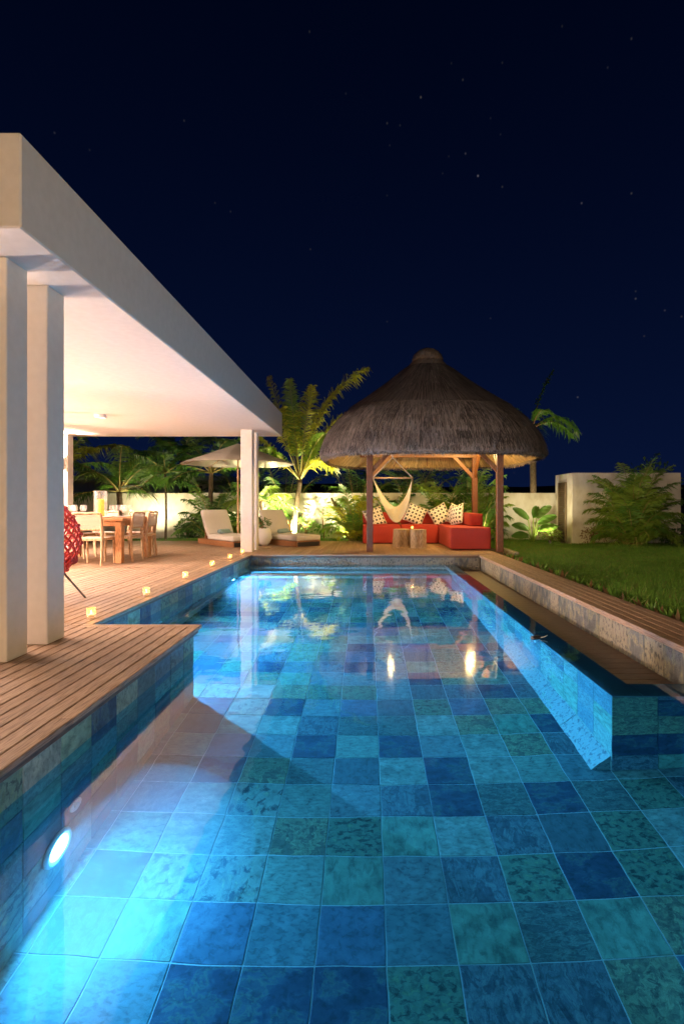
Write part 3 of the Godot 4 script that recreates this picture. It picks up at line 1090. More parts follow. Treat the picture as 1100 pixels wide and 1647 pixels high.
	for k in 9000:
		var a := rng.randf() * TAU
		var w := rng.randf() * 0.9
		var p := prof(inner, w)
		var q := prof(inner, minf(1.0, w + rng.randf_range(0.1, 0.25)))
		var s := Vector3(-sin(a), 0, cos(a)) * rng.randf_range(0.004, 0.008)
		var off := Vector3(0, -rng.randf() * 0.015, 0)
		var tone := rng.randf_range(0.2, 0.62)
		mb.col = Color(tone, tone * 0.68, tone * 0.3)
		mb.face(eave_point(a, p.x, p.y) - s + off, eave_point(a, p.x, p.y) + s + off, eave_point(a, q.x, q.y) + s + off, eave_point(a, q.x, q.y) - s + off)
	var lining := put("lining_straw", mb.mesh(false, false, true), M.thatch, under)
	lining.set_meta("kind", "stuff")
	# cap
	var cap_prof := [[0.52, 4.12], [0.5, 4.17], [0.4, 4.28], [0.33, 4.34], [0.36, 4.37], [0.32, 4.48], [0.22, 4.58], [0.08, 4.64], [0.01, 4.65]]
	mb = MB.new()
	mb.lathe(cap_prof, 32)
	var cap := put("roof_cap", mb.mesh(true, true), M.thatch_core, g)
	mb = MB.new()
	for k in 2600:
		var a := rng.randf() * TAU
		var w := rng.randf()
		var w2 := maxf(0.0, w - 0.14)
		var p := prof(cap_prof, w)
		var q := prof(cap_prof, w2)
		var tw := rng.randf_range(0.0, 0.25)
		var top := Vector3(cos(a) * p.x, p.y + 0.006, sin(a) * p.x)
		var low := Vector3(cos(a + tw) * (q.x + 0.012), q.y + 0.004, sin(a + tw) * (q.x + 0.012))
		var s := Vector3(-sin(a), 0, cos(a)) * 0.005
		var tone := rng.randf_range(0.1, 0.34)
		mb.col = Color(tone, tone * 0.78, tone * 0.58)
		mb.face(top - s, top + s, low + s, low - s)
	var capstraw := put("straw", mb.mesh(false, false, true), M.thatch, cap)
	capstraw.set_meta("kind", "stuff")


# ------------------------------------------------------------------ lamps
func lamps() -> void:
	var warm := Color(1.0, 0.87, 0.795)
	# wall sconces, open above and below
	for d in [[Vector3(-6.76, 1.9, -12.355), 0.0, "small grey box sconce on the far white pillar lighting the ceiling", 16.0],
			[Vector3(-7.255, 1.9, -9.7), PI / 2, "grey box sconce on the house wall beside the dining table", 23.0],
			[Vector3(-7.255, 1.9, -5.6), PI / 2, "grey box sconce on the house wall beside the red chair", 44.0]]:
		var t := thing("wall_sconce", d[2], "wall lamp", d[0], d[1], "terrace wall sconces")
		put("back_plate", bx(Vector3(0.1, 0.22, 0.012), 0.003), M.grey_box, t, Vector3(0, 0, 0.008))
		put("shade", bx(Vector3(0.11, 0.22, 0.012), 0.003), M.grey_box, t, Vector3(0, 0, 0.12))
		for s in [-1, 1]:
			put("shade_side", bx(Vector3(0.01, 0.22, 0.1), 0.002), M.grey_box, t, Vector3(s * 0.05, 0, 0.064))
		var b := MB.new()
		b.lathe([[0.018, -0.04], [0.022, -0.03], [0.022, 0.03], [0.018, 0.04]], 12)
		put("bulb", b.mesh(true, true), lamp_mat("warm_bulb", warm, 12.0), t, Vector3(0, 0.0, 0.064))
		spot(t, Vector3(0, 0.05, 0.064), Vector3(0, 1, 0.02), warm, d[3], 80.0, 0.03, 0.5)
		spot(t, Vector3(0, -0.05, 0.064), Vector3(0, -1, 0.05), warm, d[3] * 0.5, 72.0, 0.03, 0.6)
	# ceiling downlights
	for d in [[Vector3(-4.62, 2.56, -9.72), "white round ceiling lamp above the dining table", 6.0], [Vector3(-6.2, 2.56, -9.6), "white round ceiling lamp over the far side of the dining table", 28.0],
			[Vector3(-6.2, 2.56, -5.2), "white round ceiling lamp above the red chair side of the terrace", 26.0]]:
		var t := thing("ceiling_lamp", d[1], "ceiling lamp", d[0], 0.0, "terrace ceiling lamps")
		var b := MB.new()
		b.lathe([[0.1, -0.001], [0.1, -0.06], [0.092, -0.066], [0.085, -0.06], [0.085, -0.05]], 24, false)
		put("housing", b.mesh(true), M.white_plastic, t)
		b = MB.new()
		b.lathe([[0.084, -0.04], [0.084, -0.052], [0.02, -0.056]], 24)
		put("lamp_lens", b.mesh(true, true), lamp_mat("downlight_glow", warm, 2.5), t)
		spot(t, Vector3(0, -0.075, 0), Vector3(0, -1, 0), warm, d[2], 78.0, 0.06, 0.5)
	# floor lamps added unseen in the living room to brighten the terrace ceiling
	for d in [[Vector3(-8.6, 0, -7.8), "added white globe floor lamp, unseen inside the open living room", 46.0], [Vector3(-8.8, 0, -3.9), "added white globe floor lamp, unseen at the near end of the living room", 84.0]]:
		var t := thing("added_floor_lamp", d[1], "floor lamp", d[0], 0.0, "added living room floor lamps")
		var b := MB.new()
		b.tube([Vector3(0, 0, 0), Vector3(0, 0.02, 0), Vector3(0, 0.03, 0), Vector3(0, 1.0, 0)], [0.15, 0.15, 0.015, 0.012], 14)
		put("stand", b.mesh(true, true), M.dark_metal, t)
		b = MB.new()
		b.lathe([[0.03, 1.0], [0.14, 1.08], [0.19, 1.2], [0.14, 1.33], [0.03, 1.39]], 20)
		put("lamp_globe", b.mesh(true, true), lamp_mat("globe_glow", warm, 4.0), t)
		omni(t, Vector3(0, 1.2, 0), warm, d[2], 0.18)
	# garden spike lamps against the wall; one added beyond it brightens the dim palm
	var gold := Color(1.0, 0.93, 0.72)
	for d in [[Vector3(-0.62, -0.07, -15.75), Vector3(0.12, 1, -0.55), "spike lamp in the grass at the foot of the leaning palm", 16.0], [Vector3(-3.62, -0.07, -15.7), Vector3(-0.1, 1, -0.4), "spike lamp in the bed behind the lounger under the parasol", 10.0],
			[Vector3(0.6, -0.07, -15.8), Vector3(0.1, 1, -0.5), "spike lamp behind the red sofa below the hammock chair", 9.0], [Vector3(3.0, -0.07, -15.75), Vector3(0.1, 1, -0.4), "spike lamp in the bed beside the rear gazebo post", 8.0],
			[Vector3(-6.2, -0.07, -15.75), Vector3(0, 1, -0.45), "spike lamp in the bed behind the dining table", 7.0], [Vector3(-2.05, -0.07, -15.75), Vector3(0.02, 1, -0.15), "spike lamp in the grass below the tall yellow palm", 48.0],
			[Vector3(5.0, -0.1, -17.2), Vector3(0.08, 1, -0.18), "added unseen spike lamp beyond the wall that brightens the tall palm", 9.0], [Vector3(4.9, -0.1, -15.0), Vector3(-0.1, 1, -0.6), "spike lamp in the lawn in front of the broad leaved plant", 3.0]]:
		var t := thing("garden_lamp", d[2], "garden lamp", d[0], 0.0, "garden spike lamps")
		var b := MB.new()
		b.tube([Vector3(0, -0.05, 0), Vector3(0, 0.07, 0)], [0.008, 0.008], 8)
		put("spike", b.mesh(true, true), M.dark_metal, t)
		var dir: Vector3 = d[1].normalized()
		b = MB.new()
		b.t = Transform3D(Basis(Quaternion(Vector3.UP, dir)), Vector3(0, 0.09, 0))
		b.lathe([[0.02, -0.03], [0.035, -0.02], [0.042, 0.04], [0.038, 0.045], [0.036, 0.03]], 14, false)
		put("housing", b.mesh(true), M.dark_metal, t)
		b = MB.new()
		b.t = Transform3D(Basis(Quaternion(Vector3.UP, dir)), Vector3(0, 0.09, 0))
		b.lathe([[0.034, 0.02], [0.034, 0.032], [0.01, 0.036]], 14)
		put("lamp_lens", b.mesh(true, true), lamp_mat("garden_glow", gold, 10.0), t)
		spot(t, Vector3(0, 0.09, 0) + dir * 0.06, dir, gold, d[3], 62.0, 0.03, 0.8)
	# small lamps under the gazebo roof
	for d in [[Vector3(0.55, 2.26, -12.6), "small round lamp under the gazebo roof above the hammock chair", 3.0], [Vector3(2.35, 2.26, -12.9), "small round lamp under the gazebo roof above the red chaise", 3.2], [Vector3(2.5, 2.3, -13.3), "small round lamp under the gazebo roof beside the rear post", 2.2]]:
		var t := thing("gazebo_lamp", d[1], "hanging lamp", d[0], 0.0, "lamps under the gazebo roof")
		var b := MB.new()
		b.tube([Vector3(0, 0.03, 0), Vector3(0, 0.4, 0)], [0.004, 0.004], 6)
		put("cord", b.mesh(true, true), M.dark_metal, t)
		b = MB.new()
		b.lathe([[0.012, 0.04], [0.03, 0.03], [0.04, 0.0], [0.03, -0.03], [0.01, -0.04]], 14)
		put("bulb", b.mesh(true, true), lamp_mat("gazebo_glow", Color(1.0, 0.84, 0.55), 1.8), t)
		omni(t, Vector3.ZERO, Color(1.0, 0.84, 0.52), d[2] * 0.85, 0.035)
	# lanterns on the house wing behind the pool's near end
	var wing := thing("house_wing", "white house wing wall behind the near end of the pool", "house wing")
	block("wing_wall", Vector3(-9, -0.3, 7.3), Vector3(12, 3.1, 7.6), M.white_plaster, wing)
	for d in [[Vector3(3.6, 2.3, 7.25), "wall lantern on the house wing near the lawn side", 6.0], [Vector3(-3.2, 2.3, 7.25), "wall lantern on the house wing near the terrace side", 24.0]]:
		var t := thing("wall_lantern", d[1], "wall lantern", d[0], 0.0, "lanterns on the house wing")
		put("bracket", bx(Vector3(0.1, 0.3, 0.04), 0.004), M.dark_metal, t, Vector3(0, 0, 0.01))
		var b := MB.new()
		b.lathe([[0.05, -0.13], [0.075, -0.1], [0.075, 0.1], [0.05, 0.13]], 16)
		put("lamp_glass", b.mesh(true, true), lamp_mat("lantern_glow", Color(1.0, 0.82, 0.62), 8.0), t, Vector3(0, 0, -0.12))
		omni(t, Vector3(0, 0, -0.12), Color(1.0, 0.82, 0.62), d[2], 0.08)


func added_lamp_post() -> void:
	var t := thing("added_lamp_post", "added unseen dark lamp post on the near lawn that brightens lawn and shed", "lamp post", Vector3(6.6, -0.1, 1.8))  # added out of view to brighten the lawn, shed and roof edge
	var b := MB.new()
	b.tube([Vector3.ZERO, Vector3(0, 0.05, 0), Vector3(0, 0.06, 0), Vector3(0, 2.5, 0)], [0.1, 0.1, 0.035, 0.03], 12)
	put("pole", b.mesh(true, true), M.dark_metal, t)
	b = MB.new()
	b.lathe([[0.05, 2.5], [0.1, 2.55], [0.13, 2.66], [0.1, 2.77], [0.03, 2.81]], 18)
	put("lamp_globe", b.mesh(true, true), lamp_mat("post_glow", Color(1.0, 0.88, 0.72), 6.0), t)
	omni(t, Vector3(0, 2.66, 0), Color(1.0, 0.86, 0.66), 20.0, 0.12)


# ------------------------------------------------------------------ dining
func make_chair() -> Node3D:
	var t := thing("dining_chair", "", "chair", Vector3.ZERO, 0.0, "teak dining chairs around the table")
	for s in [-1, 1]:
		var b := MB.new()
		b.tube([Vector3(s * 0.235, 0.0, 0.27), Vector3(s * 0.235, 0.44, 0.235), Vector3(s * 0.235, 0.52, 0.235), Vector3(s * 0.235, 0.835, 0.285)], [0.02, 0.024, 0.03, 0.02], 8)
		put("rear_leg", b.mesh(true, true), M.teak, t)
		b = MB.new()
		b.tube([Vector3(s * 0.225, 0.0, -0.215), Vector3(s * 0.225, 0.445, -0.2)], [0.017, 0.022], 8)
		put("front_leg", b.mesh(true, true), M.teak, t)
		put("seat_rail", bx(Vector3(0.03, 0.045, 0.43), 0.006), M.teak, t, Vector3(s * 0.228, 0.425, 0.015))
	put("seat_rail", bx(Vector3(0.43, 0.045, 0.03), 0.006), M.teak, t, Vector3(0, 0.425, -0.2))
	put("seat_rail", bx(Vector3(0.44, 0.045, 0.03), 0.006), M.teak, t, Vector3(0, 0.425, 0.235))
	var b := MB.new()
	for k in 21:
		b.box(Vector3(0, 0.452 - 0.012 * sin(PI * (k + 0.5) / 21.0), -0.195 + k * 0.0205), Vector3(0.44, 0.012, 0.017), 0.004)
	put("woven_seat", b.mesh(), M.woven_cord, t)
	b = MB.new()
	for k in 11:
		b.t = Transform3D(Basis(Vector3.RIGHT, 0.157), Vector3(0, 0.61 + k * 0.0205, 0.252 + k * 0.0033))
		b.box(Vector3.ZERO, Vector3(0.44, 0.017, 0.014), 0.004)
	put("woven_back", b.mesh(), M.woven_cord, t)
	b = MB.new()
	var path := []
	for k in 9:
		var u := k / 8.0 * 2.0 - 1.0
		path.append(Vector3(u * 0.235, 0.845 + 0.012 * sin(PI * (u + 1.0)) * signf(-u) - 0.004 * u * u, 0.287))
	b.tube(path, [0.02, 0.02, 0.02, 0.02, 0.02, 0.02, 0.02, 0.02, 0.02], 8)
	put("top_rail", b.mesh(true, true), M.teak, t)
	put("back_rail", bx(Vector3(0.45, 0.03, 0.022), 0.006), M.teak, t, Vector3(0, 0.59, 0.248))
	return t

func dining() -> void:
	var c := Vector3(-4.85, 0, -10.1)
	var t := thing("dining_table", "square orange wood dining table laid with wine glasses", "table", c)
	for s in [[-1, -1], [1, -1], [1, 1], [-1, 1]]:
		put("leg", bx(Vector3(0.11, 0.7, 0.11), 0.006), M.table_wood, t, Vector3(s[0] * 0.66, 0.351, s[1] * 0.6))
	for k in 8:
		put("plank", bx(Vector3(1.5, 0.05, 0.168), 0.004), M.table_wood, t, Vector3(0, 0.745, -0.6 + k * 0.1715))
	for s in [-1, 1]:
		put("apron", bx(Vector3(1.21, 0.09, 0.03), 0.004), M.table_wood, t, Vector3(0, 0.674, s * 0.6))
		put("apron", bx(Vector3(0.03, 0.09, 1.09), 0.004), M.table_wood, t, Vector3(s * 0.66, 0.674, 0))
	var ch := make_chair()
	var spots := [
		[Vector3(-4.53, 0, -9.33), 0.0, "teak chair with its woven back turned to the pool platform"],
		[Vector3(-5.25, 0, -9.33), 0.02, "teak chair beside the red woven chair at the near table side"],
		[Vector3(-4.31, 0, -9.9), PI / 2, "teak chair on the pool side of the table, next to the near table leg"],
		[Vector3(-4.33, 0, -10.6), PI / 2 + 0.05, "teak chair on the pool side of the table, next to the far table leg"],
		[Vector3(-4.5, 0, -10.9), PI, "teak chair facing the pool across the table, nearest the loungers"],
		[Vector3(-5.2, 0, -10.9), PI - 0.03, "teak chair facing the pool across the table, nearest the white pillar"],
		[Vector3(-5.4, 0, -9.8), -PI / 2, "teak chair on the house side of the table, nearer the red chair"],
		[Vector3(-5.4, 0, -10.5), -PI / 2, "teak chair on the house side of the table, nearer the far pillar"]]
	for k in spots.size():
		var d = spots[k]
		if k == 0:
			ch.position = d[0]; ch.rotation.y = d[1]; ch.set_meta("label", d[2])
		else:
			copy(ch, d[0], d[1], d[2])
	# hurricane vase and candle
	var v := thing("hurricane_vase", "tall clear glass cylinder vase around the yellow candle on the table", "vase", c + Vector3(0.05, 0.771, 0))
	var b := MB.new()
	b.lathe([[0.1, 0.0], [0.112, 0.004], [0.112, 0.47], [0.106, 0.47], [0.106, 0.012], [0.09, 0.01]], 28)
	put("glass", b.mesh(true, true), M.clear_glass, v)
	var cd := thing("pillar_candle", "thick yellow candle inside the tall glass vase", "candle", c + Vector3(0.05, 0.783, 0))
	b = MB.new()
	b.lathe([[0.062, 0.0], [0.064, 0.01], [0.064, 0.3], [0.058, 0.308], [0.02, 0.3]], 24)
	put("wax", b.mesh(true, true), M.yellow_wax, cd)
	b = MB.new()
	b.tube([Vector3(0, 0.29, 0), Vector3(0.002, 0.325, 0)], [0.003, 0.002], 6)
	put("wick", b.mesh(true, true), M.black_plastic, cd)
	# glasses and plates
	b = MB.new()
	b.lathe([[0.036, 0.0], [0.034, 0.003], [0.006, 0.008], [0.004, 0.02], [0.004, 0.085], [0.012, 0.095], [0.034, 0.12], [0.041, 0.15], [0.038, 0.185], [0.032, 0.215], [0.031, 0.215], [0.037, 0.185], [0.039, 0.15], [0.032, 0.122], [0.004, 0.1]], 20)
	var gm := b.mesh(true, true)
	b = MB.new()
	b.lathe([[0.02, 0.0], [0.07, 0.003], [0.12, 0.018], [0.121, 0.021], [0.07, 0.008], [0.01, 0.006]], 24)
	var plate := b.mesh(true, true)
	for k in 8:
		var side := k / 2
		var o := (k % 2 - 0.5) * 0.7
		var p := Vector3(o, 0, 0.5).rotated(Vector3.UP, side * PI / 2)
		var pl := put("plate", plate, M.porcelain, self, c + p * Vector3(1.12, 1, 1) + Vector3(0, 0.771, 0))
		pl.name = numbered("plate")
		meta(pl, "white dinner plate on the dining table", "plate", "plates on the dining table")
		for e in 2:
			var q := (p * Vector3(1.12, 1, 1)).rotated(Vector3.UP, 0.33 - 0.14 * e) * (0.78 + 0.1 * e)
			var w := thing("wine_glass", "clear stemmed wine glass standing on the dining table", "wine glass", c + q + Vector3(0, 0.7705, 0), 0.0, "wine glasses on the dining table")
			put("glass", gm, M.clear_glass, w)
	# red woven chair behind the pillar
	var rc := thing("red_chair", "red openwork woven lounge chair behind the white pillar", "chair", Vector3(-3.4, 0, -5.85), -0.5)
	b = MB.new()
	var strands := 22
	for dir in [-1, 1]:
		for k in strands:
			var path := []
			var rad := []
			for i in 15:
				var w := i / 14.0
				var a: float = TAU * k / strands + dir * w * 2.2
				var r: float = 0.42 * pow(sin(PI * (0.13 + 0.8 * w)), 0.75)
				path.append(Vector3(cos(a) * r, 0.26 + 0.84 * w, sin(a) * r * 0.9 + 0.06 * w))
				rad.append(0.011)
			b.tube(path, rad, 5, false)
	put("woven_shell", b.mesh(true), M.red_cane, rc)
	b = MB.new()
	for k in 9:
		for i in 22:
			var w := (k + 0.5) / 9.0
			var a := TAU * (i + 0.5 * (k % 2)) / 22.0
			var r := 0.43 * pow(sin(PI * (0.13 + 0.8 * w)), 0.75)
			b.t = Transform3D(Basis(), Vector3(cos(a) * r, 0.26 + 0.84 * w, sin(a) * r * 0.9 + 0.06 * w))
			b.lathe([[0.004, -0.02], [0.018, -0.008], [0.018, 0.008], [0.004, 0.02]], 6)
	put("knot_rows", b.mesh(true), M.red_cane, rc)
	b = MB.new()
	b.cushion(Vector3(0, 0.42, 0), Vector3(0.55, 0.12, 0.5), 0.05, 0.02)
	put("seat_cushion", b.mesh(true, true), M.red_fabric, rc)
	for k in 4:
		var a := PI / 4 + k * PI / 2
		b = MB.new()
		b.tube([Vector3(cos(a) * 0.16, 0.34, sin(a) * 0.16), Vector3(cos(a) * 0.42, 0.0, sin(a) * 0.42)], [0.012, 0.01], 8)
		put("leg", b.mesh(true, true), M.dark_metal, rc)
	# ceiling fan
	var fan := thing("ceiling_fan", "white ceiling fan under the terrace roof behind the pillar", "ceiling fan", Vector3(-5.75, 2.559, -9.2))
	b = MB.new()
	b.lathe([[0.05, 0.0], [0.05, -0.03], [0.015, -0.04], [0.015, -0.12], [0.09, -0.14], [0.09, -0.2], [0.04, -0.22]], 18)
	put("motor", b.mesh(true, true), M.white_plastic, fan)
	for k in 4:
		b = MB.new()
		b.t = Transform3D(Basis(Vector3.UP, k * PI / 2 + 0.25), Vector3(0, -0.17, 0))
		b.box(Vector3(0.36, 0, 0), Vector3(0.56, 0.008, 0.11), 0.003)
		put("blade", b.mesh(), M.white_plastic, fan)


# ------------------------------------------------------------------ lounging
func pillow_mesh(size: float, thick: float) -> ArrayMesh:
	var b := MB.new()
	var n := 14
	for s in [1.0, -1.0]:
		var rows := []
		for i in n + 1:
			var ring := PackedVector3Array()
			for j in n + 1:
				var u: float = (j * 2.0 / n - 1.0) * s
				var w: float = i * 2.0 / n - 1.0
				var pinch := 1.0 - 0.07 * (1.0 - u * u) - 0.0
				var pinch2 := 1.0 - 0.07 * (1.0 - w * w)
				var h := thick * pow(maxf(0.0, (1.0 - pow(absf(u), 2.4)) * (1.0 - pow(absf(w), 2.4))), 0.6)
				ring.append(Vector3(u * size / 2 * pinch2, w * size / 2 * pinch, s * h / 2))
			rows.append(ring)
		b.grid(rows)
	return b.mesh(true, true, false, true)

func soft(called: String, parent: Node3D, lo: Vector3, hi: Vector3, material: Material, r := 0.035, puff := 0.012) -> void:
	var b := MB.new()
	b.cushion(Vector3.ZERO, hi - lo, r, puff, 10)
	var o := put(called, b.mesh(true, true), material, parent, (lo + hi) / 2.0)
	if material == M.red_fabric:
		b = MB.new()
		var h := (hi - lo) / 2.0 - Vector3(0.012, 0.006, 0.012)
		for e in [[Vector3(-h.x, h.y, h.z), Vector3(h.x, h.y, h.z)], [Vector3(-h.x, h.y, -h.z), Vector3(-h.x, h.y, h.z)], [Vector3(h.x, h.y, -h.z), Vector3(h.x, h.y, h.z)], [Vector3(-h.x, h.y, h.z), Vector3(-h.x, -h.y, h.z)]]:
			b.tube([e[0], (e[0] + e[1]) / 2.0, e[1]], [0.007, 0.007, 0.007], 6)
		put("piping", b.mesh(true), material, o)

func lounging() -> void:
	var s := thing("corner_sofa", "red fabric corner sofa with chaise under the thatched gazebo", "sofa")
	soft("chaise_seat", s, Vector3(1.82, 0.015, -14.05), Vector3(2.70, 0.485, -12.16), M.red_fabric)
	soft("seat", s, Vector3(0.86, 0.015, -15.0), Vector3(1.80, 0.48, -14.1), M.red_fabric)
	soft("seat", s, Vector3(-0.1, 0.015, -15.0), Vector3(0.85, 0.48, -14.1), M.red_fabric)
	soft("seat", s, Vector3(1.82, 0.015, -15.0), Vector3(2.70, 0.48, -14.07), M.red_fabric)
	soft("backrest", s, Vector3(2.36, 0.49, -14.68), Vector3(2.67, 0.78, -12.85), M.red_fabric, 0.05)
	soft("backrest", s, Vector3(0.87, 0.485, -15.0), Vector3(2.34, 0.78, -14.72), M.red_fabric, 0.05)
	soft("backrest", s, Vector3(-0.1, 0.485, -15.0), Vector3(0.85, 0.78, -14.72), M.red_fabric, 0.05)
	var pm := pillow_mesh(0.52, 0.18)
	var k := 0
	for d in [[Vector3(1.26, 0.73, -14.55), Vector3(-0.25, 0.1, -0.42), "patterned pillow leaning on the sofa beside the hammock chair"], [Vector3(1.9, 0.72, -14.55), Vector3(-0.25, -0.1, 0.5), "patterned pillow leaning in the back corner of the red sofa"],
			[Vector3(2.2, 0.74, -13.75), Vector3(-0.2, -1.15, 0.2), "patterned pillow standing against the chaise backrest at its near end"], [Vector3(2.2, 0.74, -14.15), Vector3(-0.22, -1.0, -0.25), "patterned pillow half hidden behind another on the chaise"],
			[Vector3(0.2, 0.66, -14.5), Vector3(-0.3, 0.2, 0.3), "patterned pillow on the sofa behind the front gazebo post"]]:
		var o := put("pillow", pm, M.pillow_print, self, d[0])
		o.name = numbered("pillow")
		o.rotation = d[1]
		meta(o, d[2], "pillow", "patterned sofa pillows")
		k += 1
	# stump tables
	for d in [[Vector3(0.8, 0.001, -12.95), 0.2, 0.42, "stump_dark", "brown tree stump table with a flared foot before the red sofa", 1.25], [Vector3(1.16, 0.001, -12.78), 0.175, 0.42, "stump_pale", "pale tree stump table before the red chaise", 1.0]]:
		var t := thing("stump_table", d[4], "stump table", d[0], 0.0, "tree stump tables")
		var rows := []
		for i in 10:
			var w := i / 9.0
			var ring := PackedVector3Array()
			for j in 28:
				var a := TAU * j / 28.0
				var r: float = d[1] * (1.0 + 0.1 * sin(a * 3.0 + d[1] * 40.0) + 0.05 * sin(a * 7.0 + 1.0)) * lerpf(d[5], 1.0, pow(w, 0.4))
				ring.append(Vector3(cos(a) * r, d[2] * w, sin(a) * r))
			rows.append(ring)
		var b := MB.new()
		b.grid(rows, true, true)
		put("trunk", b.mesh(false, true), M[d[3]], t)
		b = MB.new()
		b.lathe([[d[1] * 0.9, d[2] + 0.001], [d[1] * 0.86, d[2] + 0.006], [0.02, d[2] + 0.007]], 24)
		put("top_disc", b.mesh(true, true), M.stump_pale, t)
	# hammock chair
	var hc := thing("hammock_chair", "white cloth hammock chair hanging from the gazebo beam on a wood bar", "hammock chair", Vector3(0.56, 0, -12.2))
	var b := MB.new()
	b.tube([Vector3(-0.44, 1.57, 0), Vector3(0.44, 1.57, 0)], [0.018, 0.018], 10)
	put("spreader_bar", b.mesh(true, true), M.teak, hc)
	for sx in [-1, 1]:
		b = MB.new()
		b.tube([Vector3(0, 2.02, 0), Vector3(sx * 0.42, 1.585, 0)], [0.014, 0.012], 8)
		put("rope", b.mesh(true, true), M.rope, hc)
	b = MB.new()
	b.tube([Vector3(0, 2.02, 0), Vector3(-0.01, 2.25, 0.02)], [0.018, 0.018], 8)
	put("rope", b.mesh(true, true), M.rope, hc)
	# cloth: gathered at both bar ends, sagging into a seat
	b = MB.new()
	var rows := []
	for i in 41:
		var u := i / 40.0 * 2.0 - 1.0
		var ring := PackedVector3Array()
		for j in 17:
			var w := j / 16.0 * 2.0 - 1.0
			var spread := pow(maxf(0.0, 1.0 - pow(absf(u), 2.6)), 0.8)
			var x := u * (0.425 - 0.03 * spread) + 0.07 * spread
			var sag := 1.56 - 1.0 * pow(1.0 - pow(absf(u), 1.9), 0.8)
			var back := (1.0 - w) / 2.0
			var y := sag + (0.34 * pow(back, 1.4) + 0.05 * w * w) * spread
			var z := (w * 0.3 - 0.05) * spread + 0.02 * w
			var fold := 0.018 * sin(w * 15.0 + u * 3.0) * (1.0 - 0.45 * spread)
			ring.append(Vector3(x, y + fold, z + fold * 0.6))
		rows.append(ring)
	b.grid(rows)
	put("cloth_seat", b.mesh(true), M.hammock_cloth, hc)
	for sx in [-1, 1]:
		b = MB.new()
		for j in 9:
			var w := j / 8.0 * 2.0 - 1.0
			var e := Vector3(sx * 0.425, 1.56 + 0.004 * w, w * 0.02)
			b.tube([Vector3(sx * 0.42, 1.58, 0), e - Vector3(0, 0.03, 0)], [0.004, 0.004], 5)
		put("cord", b.mesh(true), M.rope, hc)
	# loungers
	var lo := thing("sun_lounger", "cream cushioned sun lounger with raised back beside the white pillar", "sun lounger", Vector3(-3.62, 0, -13.45), 0.0, "sun loungers by the garden bed")
	put("base", bx(Vector3(1.9, 0.13, 0.68), 0.006), M.lounger_wood, lo, Vector3(0, 0.0665, 0))
	put("foot_black_plate", bx(Vector3(0.02, 0.1, 0.62), 0.003), M.black_plastic, lo, Vector3(0.952, 0.06, 0))  # black plate on the end, painted in for the dark of a recess
	soft("seat_cushion", lo, Vector3(-0.38, 0.135, -0.35), Vector3(0.97, 0.27, 0.35), M.cream_fabric, 0.035, 0.01)
	b = MB.new()
	b.t = Transform3D(Basis(Vector3.BACK, -1.0), Vector3(-0.42, 0.2, 0))
	b.cushion(Vector3(-0.36, 0.06, 0), Vector3(0.72, 0.12, 0.7), 0.035, 0.01, 10)
	put("back_cushion", b.mesh(true, true), M.cream_fabric, lo)
	put("back_strut", bx(Vector3(0.03, 0.3, 0.5), 0.004), M.lounger_wood, lo, Vector3(-0.72, 0.28, 0))
	var turn := -atan2(0.76, 0.65) + 0.0
	lo.rotation.y = turn
	lo.position = Vector3(-3.08, 0, -12.86) + Vector3(-0.95, 0, -0.34).rotated(Vector3.UP, turn)
	var p2 := Vector3(-1.64, 0, -13.04) + Vector3(-0.95, 0, -0.34).rotated(Vector3.UP, turn)
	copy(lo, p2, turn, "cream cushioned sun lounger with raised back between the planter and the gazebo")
	for d in [[lo.position, "rolled pale blue towel on the lounger beside the white pillar"], [p2, "rolled pale blue towel on the lounger near the gazebo"]]:
		var t := thing("towel", d[1], "towel", d[0] + Vector3(-0.18, 0.275, 0.0).rotated(Vector3.UP, turn), turn + 0.5, "rolled towels on the loungers")
		b = MB.new()
		var path := []
		for i in 5: path.append(Vector3(0, 0.055, -0.2 + 0.1 * i))
		b.tube(path, [0.052, 0.058, 0.055, 0.058, 0.052], 16)
		put("roll", b.mesh(true, true), M.towel_fabric, t)
		b = MB.new()
		b.box(Vector3(0.07, 0.03, 0), Vector3(0.1, 0.03, 0.38), 0.012)
		put("flap", b.mesh(), M.towel_fabric, t)
	# parasol
	var pa := thing("parasol", "open beige parasol behind the far white pillar", "parasol", Vector3(-3.22, 0, -14.0))
	b = MB.new()
	b.tube([Vector3(0, 0.0, 0), Vector3(0, 2.45, 0)], [0.025, 0.022], 10)
	put("pole", b.mesh(true, true), M.teak, pa)
	b = MB.new()
	b.lathe([[0.24, 0.0], [0.25, 0.02], [0.24, 0.06], [0.05, 0.08], [0.04, 0.2]], 20)
	put("foot", b.mesh(true, true), M.dark_metal, pa)
	for q in 8:
		b = MB.new()
		var r2 := []
		for i in 8:
			var w := i / 7.0
			var ring := PackedVector3Array()
			for j in 6:
				var f := j / 5.0
				var a := TAU * (q + f) / 8.0
				var rr := 1.42 * w * (1.0 - 0.035 * sin(PI * f) * w)
				ring.append(Vector3(cos(a) * rr, 2.52 - 0.52 * w - 0.03 * sin(PI * f) * w * (1.0 - w), sin(a) * rr))
			r2.append(ring)
		b.grid(r2)
		put("canopy_panel", b.mesh(true), M.parasol_cloth, pa)
		b = MB.new()
		var a := TAU * q / 8.0
		b.tube([Vector3(0, 2.46, 0), Vector3(cos(a) * 1.4, 1.985, sin(a) * 1.4)], [0.01, 0.008], 6)
		put("rib", b.mesh(true, true), M.teak, pa)
	# planter
	var pl := thing("planter", "round white pot beside the far pillar holding a dark leafy plant", "planter", Vector3(-2.52, 0.001, -13.5))
	b = MB.new()
	b.lathe([[0.12, 0.0], [0.19, 0.08], [0.23, 0.2], [0.22, 0.32], [0.17, 0.42], [0.155, 0.42], [0.155, 0.36]], 28)
